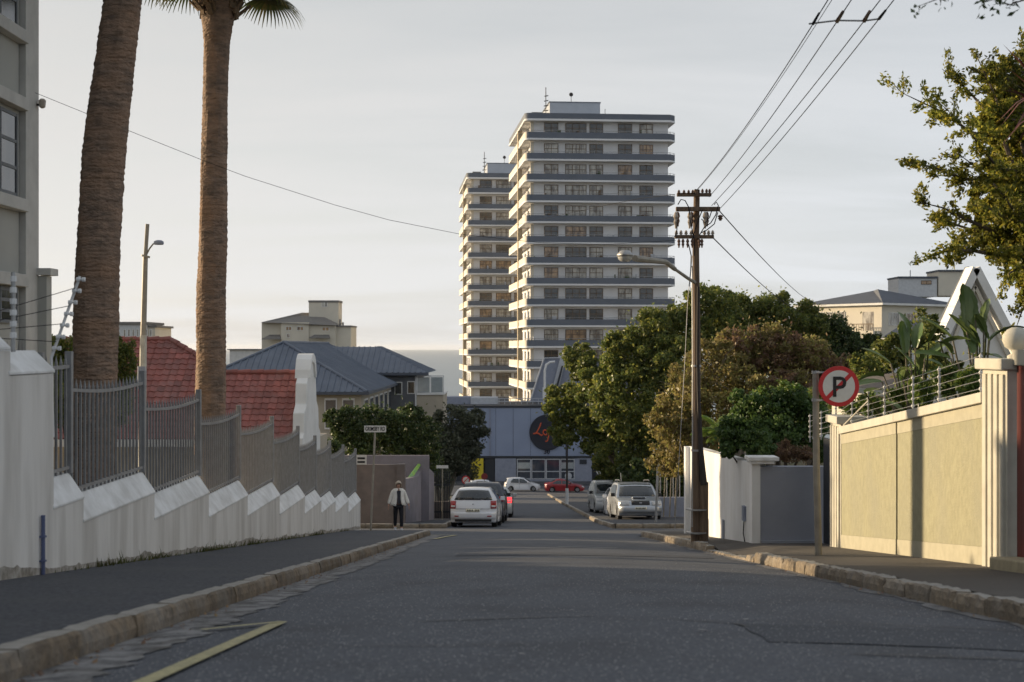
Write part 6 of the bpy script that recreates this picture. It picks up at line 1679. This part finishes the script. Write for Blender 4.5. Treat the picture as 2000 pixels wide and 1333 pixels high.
# -- trees left at the far side of the corner
Yo = 62
bl = [px_blob(735,835,46,Yo), px_blob(680,830,36,Yo), px_blob(790,830,46,Yo+1), px_blob(830,860,44,Yo+2), px_blob(760,875,46,Yo+1), px_blob(700,868,38,Yo), px_blob(655,818,22,Yo), px_blob(820,905,40,Yo+3)]
tree('broadleaf_tree', 'spreading dark olive tree behind the brown corner wall', bl, 26000, .16, 'leaf_dark', (-5.5, Yo+1, G(Yo)), .22, bm='bark_pale', sub=28, subr=.3)
bl = [px_blob(885,830,42,84), px_blob(925,850,30,85), px_blob(870,880,44,83), px_blob(905,900,36,84), px_blob(930,815,18,86), px_blob(850,930,32,82)]
tree('broadleaf_tree', 'greyish feathery tree standing against the left end of the gym wall', bl, 20000, .19, 'leaf_grey', (-4.2, 84, G(84)), .2, bm='bark_pale', sub=24, subr=.32)
for (px, py, r_, Y_, lab) in ((640,880,30,56,'low dark shrub showing through the far end of the railings'),): 
    tree('shrub', lab, [px_blob(px,py,r_,Y_), px_blob(px-40,py+15,r_,Y_)], 5000, .12, 'leaf_dark', (P(px,0,Y_).x, Y_, G(Y_)), .05, 'shrub')
# hedge behind the thick palm
bl = [px_blob(90,690,36,38), px_blob(135,700,44,38), px_blob(175,690,40,38.5), px_blob(215,700,40,39), px_blob(240,720,28,39,rz=58), px_blob(232,800,28,39), px_blob(120,770,60,38), px_blob(180,780,60,38.4)]
tree('hedge', 'clipped green hedge behind the thick leaning palm', bl, 34000, .09, 'leaf_mid', (-11.5, 38.4, G(38)), .06, 'hedge', sub=50, subr=.3, shell=.85)

# -- creeper over the white corner wall
bl = [px_blob(1485,815,58,30,dy=.7), px_blob(1540,800,50,30.5,dy=.7), px_blob(1440,850,40,29.4,dy=.5), px_blob(1585,830,44,30.5,dy=.7), px_blob(1480,870,34,28.6,dy=.4), px_blob(1520,855,46,29.2,dy=.5), px_blob(1602,880,26,30,dy=.5), px_blob(1420,880,16,29,dy=.3)]
cp = tree('creeper', 'dense dark green creeper spilling over the white corner wall', bl, 32000, .075, 'leaf_creeper', (5.6, 30, G(30)), .09, 'shrub', aspect=.75, sub=34, subr=.26)
leaf_object('new_leaves', clumps([px_blob(1530,775,34,30.3,dy=.5), px_blob(1490,785,26,30.2,dy=.5), px_blob(1590,790,26,30.6,dy=.5)], 3500, sub=16), .08, M['leaf_fresh'], cp, aspect=.6)
leaf_object('dry_thatch', clumps([px_blob(1555,888,30,28.9,dy=.35,rz=22), px_blob(1530,880,22,28.7,dy=.3,rz=20)], 5000, sub=16), .10, M['leaf_dry'], cp, aspect=.18)
# yellow-green feathery palm behind it
def frond_mesh(name, L_, droop, nl, ll, m, lw=.02, curve=1.0):
    mb = MB(); pts = []
    for i in range(13):
        t = i/12; pts.append(Vector((t*L_*(1-.15*t), 0, L_*(.35*t-droop*t*t))))
    mb.tube(pts, [.018*(1-.8*i/12) for i in range(13)], 4)
    for i in range(nl):
        t = .12+.88*i/nl; k = t*12; a = int(min(k, 11)); p = pts[a].lerp(pts[a+1], k-a); d = (pts[a+1]-pts[a]).normalized()
        l_ = ll*math.sin(math.pi*min(1,.18+.8*t))**.6
        for s_ in (-1, 1):
            q = p+Vector((d.x*.45*l_, s_*l_*.8, d.z*.4*l_-l_*.35*curve))
            w_ = Vector((lw,0,0)); mid = p.lerp(q,.5)+Vector((0,0,l_*.08))
            mb.add([p, mid+w_, q, mid-w_], [(0,1,2,3)])
    return mb.mesh(name, m)
fp = thing('feather_palm', 'bright yellow green feather palm between the power pole and the creeper', 'palm', tuple(P(1410,900,33.5)))
MB().tube([P(1410,960,33.5), P(1411,862,33.5)], [.12,.09], 8).build('trunk', M['palm_thatch'], fp)
fm_ = frond_mesh('frond', .85, .42, 34, .26, M['leaf_fresh'], .012)
for k in range(26):
    inst('frond', fm_, fp, P(1411,850,33.5), (rnd.uniform(-.2,.2), R(rnd.uniform(-55,8)), k*2.4), (rnd.uniform(.8,1.1),)*3)

# -- banana-like plants behind the olive wall: every leaf a piece
def paddle_mesh(L_, W_, bend, seed):
    r = random.Random(seed); mb = MB(); n = 12; vs = []
    for i in range(n+1):
        t = i/n; x = L_*(t-.12*bend*t*t); z = L_*(.12*t-bend*.55*t*t)
        hw = W_/2*math.sin(math.pi*min(1,(t*.94+.05)))**.55*(1 if t < .98 else .3)
        up_ = hw*.30
        j1, j2 = r.uniform(.82,1.05), r.uniform(.82,1.05)
        vs += [(x,-hw*j1,z+up_),(x,-hw*.5,z+up_*.35),(x,0,z),(x,hw*.5,z+up_*.35),(x,hw*j2,z+up_)]
    mb.add(vs, [(5*i+k,5*i+k+1,5*i+k+6,5*i+k+5) for i in range(n) for k in range(4)])
    mb.tube([(L_*(t/6-.12*bend*(t/6)**2),0,L_*(.12*t/6-bend*.55*(t/6)**2)-.004) for t in range(7)], [.012,.011,.010,.008,.006,.004,.002], 4)
    return mb.mesh('large_leaf', M['leaf_banana'])
pads = [paddle_mesh(.78,.25,.3,1), paddle_mesh(.78,.22,.6,2), paddle_mesh(.78,.27,.9,3), paddle_mesh(.78,.20,.15,4)]
def banana(base, label, leaves, sc, stems=5):
    t = thing('strelitzia', label, 'plant', tuple(base))
    for k, (dx, dz, ang, tilt, l_) in enumerate(leaves):
        o = Vector(base)+Vector((dx*.12+rnd.uniform(-.06,.06), rnd.uniform(-.12,.12), .1))
        tip = Vector(base)+Vector((dx, rnd.uniform(-.25,.25), dz))
        MB().tube([o, o.lerp(tip,.5)+Vector((-dx*.12,0,.05)), tip], [.032,.022,.012], 6).build('stem', M['leaf_palm'] if k % 2 else M['bark_pale'], t)
        inst('large_leaf', pads[k%4], t, tip, (rnd.uniform(-.5,.5), R(-tilt), R(ang)), (l_, l_, l_))
    return t
ban = Vector((7.05,21.5,G(21.5)+1.0)); top_ = lambda px, py, Y_=21.5: ((px-1000)/F*Y_-ban.x, -(py-680)/F*Y_-ban.z)
L1 = []
for (px, py, ang, tilt, l_) in ((1890,690,100,60,.9),(1900,650,80,75,.95),(1868,660,170,35,.8),(1925,665,10,40,.8),(1880,640,95,82,.9),(1912,700,-60,20,.7),(1850,700,185,10,.75),(1935,710,-10,0,.7),(1905,620,120,70,.7),(1862,690,220,45,.6),(1920,640,60,55,.75),(1895,720,-90,15,.7)):
    dx, dz = top_(px, py); L1.append((dx, dz, ang, tilt, l_)); L1.append((dx+rnd.uniform(-.3,.3), dz-rnd.uniform(.05,.5), ang+rnd.uniform(60,180), tilt*rnd.uniform(.3,1), l_*.85))
banana(ban, 'tallest paddle leaved plant with many stems in front of the white gable', L1, 1)
ban = Vector((6.45,22.6,G(22.6)+1.1)); L1 = []
for (px, py, ang, tilt, l_) in ((1765,690,90,70,.75),(1790,680,60,75,.7),(1745,710,175,30,.7),(1775,655,110,80,.6),(1810,700,5,35,.65),(1730,735,190,5,.8),(1715,745,200,-5,.7),(1800,730,-30,10,.6),(1760,740,-100,20,.6)):
    dx, dz = ((px-1000)/F*22.6-ban.x, -(py-680)/F*22.6-ban.z); L1.append((dx, dz, ang, tilt, l_)); L1.append((dx+rnd.uniform(-.3,.3), dz-rnd.uniform(.05,.4), ang+rnd.uniform(60,180), tilt*rnd.uniform(.3,1), l_*.85))
banana(ban, 'broad leaved plant with drooping leaves left of the tall paddle leaved one', L1, 1)
bl = [px_blob(1700,790,26,23.5), px_blob(1750,785,30,22.8), px_blob(1800,765,30,21.5), px_blob(1850,745,32,20.6), px_blob(1900,745,30,19.8), px_blob(1660,800,22,25), px_blob(1780,740,26,23.5), px_blob(1910,770,30,19.5)]
tree('shrub', 'loose bright green shrubs filling the garden behind the electric fence', bl, 13000, .085, 'leaf_fresh', (6.7,21.8,G(21.8)+.3), .05, 'shrub', aspect=.3, sub=22)
bl = [px_blob(1690,720,34,40), px_blob(1740,690,40,38), px_blob(1800,650,44,38), px_blob(1860,600,30,46), px_blob(1760,770,40,34), px_blob(1830,720,50,34), px_blob(1600,790,34,40), px_blob(1650,800,34,38)]
tree('shrub', 'darker tall shrubs behind the paddle leaved plants and outbuilding', bl[:3]+bl[4:], 12000, .13, 'leaf_mid', (11,37,G(37)), .1, 'shrub')

# -- leafy tree at the right edge
def branchy(name, label, base, paths, n_per, size, m, r0, spread, bmname='bark', cat='tree'):
    t = thing(name, label, cat, base)
    mb = MB(); pts = []; dirs = []
    for path, w_ in paths:
        pv = [Vector(p) for p in path]; 
        mb.tube(pv, [r0*(1-.9*i/(len(pv)-1)) for i in range(len(pv))], 6)
        # side twigs
        for (a, b) in zip(pv, pv[1:]):
            L_ = (b-a).length; k = max(2, int(L_*w_*10))
            for i in range(k):
                q = a.lerp(b, rnd.random()); d = (b-a).normalized()
                sd = Vector((rnd.gauss(0,1), rnd.gauss(0,1), rnd.gauss(0,.7))); sd = (sd-d*sd.dot(d)*.5).normalized()
                tl_ = rnd.uniform(.35,1.0)*spread; e = q+(sd*.8+d*.7).normalized()*tl_
                mb.tube([q, q.lerp(e,.5)+Vector((0,0,.02)), e], [.008,.005,.002], 3)
                for j in range(n_per):
                    f = rnd.random()**.7; c = q.lerp(e, f); 
                    pts.append((c.x+rnd.gauss(0,.035), c.y+rnd.gauss(0,.035), c.z+rnd.gauss(0,.035))); dirs.append(((e-q).normalized()[:]))
    mb.build('trunk', M[bmname], t)
    leaf_object('crown', pts, size, M[m], t, dirs=np.array(dirs, dtype=float), jit=.8, aspect=.45)
    return t
Yr = 21
def pp3(px, py, Y_=Yr): return tuple(P(px, py, Y_))
paths = []
root = pp3(2060,560)
for tgt, mid in (((1762,182),(1900,260)), ((1840,135),(1930,220)), ((1905,105),(1960,230)), ((1768,316),(1880,350)), ((1795,395),(1890,430)), ((1800,430),(1900,450)),
                 ((1815,500),(1900,490)), ((1850,215),(1950,330)), ((1960,120),(1990,260)), ((1870,300),(1950,370)), ((1900,400),(1970,430)), ((1960,300),(2010,380)),
                 ((1990,180),(2030,330)), ((1860,470),(1940,470)), ((1955,560),(1990,520)), ((1985,640),(2010,580)), ((1985,480),(2020,500)), ((1940,360),(1990,430)), ((1990,60),(2040,200))):
    Y1 = Yr+rnd.uniform(-1.2,1.6)
    paths.append(([root, pp3(mid[0]+60, mid[1]+rnd.uniform(0,40), Yr+.3), pp3(*mid, (Yr+Y1)/2), pp3((mid[0]+tgt[0])/2, (mid[1]+tgt[1])/2-6, Y1), pp3(*tgt, Y1)], 1.0))
rt_ = branchy('broadleaf_tree', 'golden green small leaved tree reaching in from the right edge', (8.6,21,G(21)), paths, 64, .072, 'leaf_sky', .045, .40)
leaf_object('crown_inner', clumps([px_blob(1985,330,66,Yr+.8), px_blob(1965,450,62,Yr+.6), px_blob(1990,210,60,Yr+1), px_blob(2020,540,46,Yr+.5), px_blob(2060,400,90,Yr+1), px_blob(2050,250,80,Yr+1), px_blob(1935,395,46,Yr+.6), px_blob(1945,240,46,Yr+.6), px_blob(1960,150,44,Yr+.8)], 40000, sub=44, subr=.2), .088, M['leaf_sky'], rt_)
MB().tube([(8.6,21,G(21)-.2),(8.5,21,-1),root], [.22,.17,.12], 10).build('trunk', M['bark'], rt_)
# dark overhanging twigs at the very top right
Yd = 11
paths = [([pp3(2140,-90,Yd), pp3(1990,-50,Yd), pp3(1880,-20,Yd), pp3(1790,14,Yd)], .5), ([pp3(2140,-90,Yd), pp3(2060,-30,Yd), pp3(2000,0,Yd), pp3(1965,12,Yd)], .6), ([pp3(2040,-60,Yd), pp3(1950,-30,Yd), pp3(1900,-12,Yd), pp3(1925,5,Yd)], .5)]
branchy('overhanging_branch', 'dark leafy twigs dipping into the top right corner', pp3(2140,-90,Yd), paths, 9, .06, 'leaf_dark', .02, .16, cat='branch')
# reddish spiky leaves at right edge
sk_ = thing('cordyline', 'reddish spiky leaved plant at the right edge above the golden tree', 'plant', pp3(2030,190,18))
lf_me = MB().add([(0,-.016,0),(0,.016,0),(.35,.02,.05),(.35,-.02,.05),(.75,0,-.02)], [(0,1,2,3),(3,2,4)]).mesh('blade_leaf', M['leaf_red'])
for k in range(60):
    inst('blade_leaf', lf_me, sk_, Vector(pp3(2030,190+rnd.uniform(-20,30),18)), (rnd.uniform(-.8,.8), R(rnd.uniform(-75,50)), rnd.uniform(0,6.28)), (rnd.uniform(.7,1.05),)*3)
MB().tube([pp3(2035,700,18), pp3(2030,190,18)], .06, 7).build('stem', M['bark'], sk_)

# ================================================================== palms
def palm(label, line, Y_, z_top, crown=True):
    base_px = line[0]
    b = P(base_px[0], base_px[1], Y_)
    t = thing('palm_tree', label, 'palm', (b.x, Y_, G(Y_)))
    # centre line through measured points, then on up
    cl = [(P(px, py, Y_), r_*Y_/F) for px, py, r_ in line]
    g = cl[0][0].copy(); g.z = G(Y_)-.2
    cl = [(g, cl[0][1]*1.05)]+cl
    mb = MB(); vs = []; seg = 28; z = g.z; k = 0; rows = []
    def at(z):
        for (a, ra), (b_, rb) in zip(cl, cl[1:]):
            if z <= b_.z: 
                f = (z-a.z)/(b_.z-a.z+1e-9); return a.lerp(b_, f), ra+(rb-ra)*f
        return cl[-1]
    zt = cl[-1][0].z
    step = .028
    while z < zt:
        c, r = at(z); ph = (z/.10+.5*math.sin(z*1.7)+.3*math.sin(z*5.1)) % 1.0
        rr = r*(1.0+.030*(1-ph)-.012+.03*mnoise.noise((z*1.6,5,0))) + rnd.uniform(-.003,.003)
        for i in range(seg):
            a = 2*math.pi*i/seg
            q = rr*(1+.028*math.sin(3*a+z*.9)+.02*math.sin(7*a+z*2.3)+rnd.uniform(-.016,.016)+.05*mnoise.noise((math.cos(a)*1.2,math.sin(a)*1.2,z*1.1))+.045*max(0,mnoise.noise((math.cos(a)*3,math.sin(a)*3,z*6))))
            vs.append((c.x+q*math.cos(a), c.y+q*math.sin(a), z))
        k += 1; z += step
    mb.add(vs, [(j*seg+i, j*seg+(i+1)%seg, (j+1)*seg+(i+1)%seg, (j+1)*seg+i) for j in range(k-1) for i in range(seg)])
    mb.build('trunk', M['palm_bark'], t, fix=False, smooth=False)
    top = cl[-1][0]; r = cl[-1][1]
    # old leaf bases
    bo = MB().prism([(0,-.05,-.02),(0,.05,-.02),(.16,.03,.16),(.16,-.03,.16)], (-.025,0,.02)).mesh('leaf_base', M['palm_thatch'])
    for k in range(70):
        a = rnd.uniform(0,6.28); zz = rnd.uniform(-.55,.1); rr = r*(.95+.35*max(0,(zz+.5)))
        inst('leaf_base', bo, t, (top.x+rr*math.cos(a), top.y+rr*math.sin(a), top.z+zz), (0, R(rnd.uniform(-45,15)), a), (rnd.uniform(.8,1.3),)*3)
    # fan fronds
    def fan(seed):
        rr_ = random.Random(seed); mb = MB()
        pl_ = 1.05; st_ = [(0,0,0),(.45,0,.10),(pl_,0,.05)]
        mb.tube(st_, [.028,.02,.013], 5)
        n = 34
        for i in range(n):
            th = R(-105+210*i/(n-1)); L_ = .95*(.75+.25*math.cos(th*.8))*rr_.uniform(.9,1.05)
            d = Vector((math.cos(th), math.sin(th), 0)); s_ = Vector((-d.y, d.x, 0))
            p0 = Vector((pl_,0,.05)); vv = []; 
            for j, (f, w_) in enumerate(((.0,.004),(.35,.034),(.62,.026),(.82,.014),(1.0,.003))):
                c = p0+d*L_*f*(1-.12*f*f)+Vector((0,0,.10*math.cos(th)*f-.42*f**2.6*L_+.03*(1-abs(math.cos(th)))))
                vv += [c-s_*w_, c+s_*w_+Vector((0,0,.006))]
            mb.add(vv, [(2*j,2*j+1,2*j+3,2*j+2) for j in range(4)])
        return mb.mesh('frond', M['leaf_palm'])
    fans = [fan(s_) for s_ in (1,2,3)]
    for k in range(40):
        a = k*2.39996; f = k/40; tilt = 72-84*f+rnd.uniform(-7,7)
        inst('frond', fans[k%3], t, (top.x+.06*math.cos(a), top.y+.06*math.sin(a), top.z+.50-.35*f), (rnd.uniform(-.25,.25), R(-tilt), a), (rnd.uniform(.85,1.05),)*3)
    return t
palm('thick dark palm trunk leaning right out of the top of the frame', [(183,740,44),(187,650,43),(191,480,41),(203,300,40.5),(222,150,38.5),(241,0,36.5),(252,-100,36),(262,-220,36)], 20, 0)
palm('straighter palm with orange brown trunk whose drooping fronds show at the top', [(411,800,29),(412,700,28.5),(412,560,28),(416,470,27),(418,330,25),(421,200,24),(424,90,25),(425,45,30),(427,10,38),(427,-22,40)], 25.3, 0)
# ================================================================== air
HZ = 0.00003
hm = bpy.data.materials.new('haze'); hm.use_nodes = True; hn = hm.node_tree; hn.nodes.clear()
ho = hn.nodes.new('ShaderNodeOutputMaterial'); hv = hn.nodes.new('ShaderNodeVolumePrincipled')
hv.inputs['Density'].default_value = HZ; hv.inputs['Color'].default_value = (.92,.95,1.0,1); hv.inputs['Anisotropy'].default_value = .3
hn.links.new(hv.outputs[0], ho.inputs['Volume'])
hz = MB().box(-25000, 25000, -140, 31000, -48, 46).build('haze', hm)
tag(hz, 'thin pale sea haze between the street and the horizon', 'haze', kind='stuff')
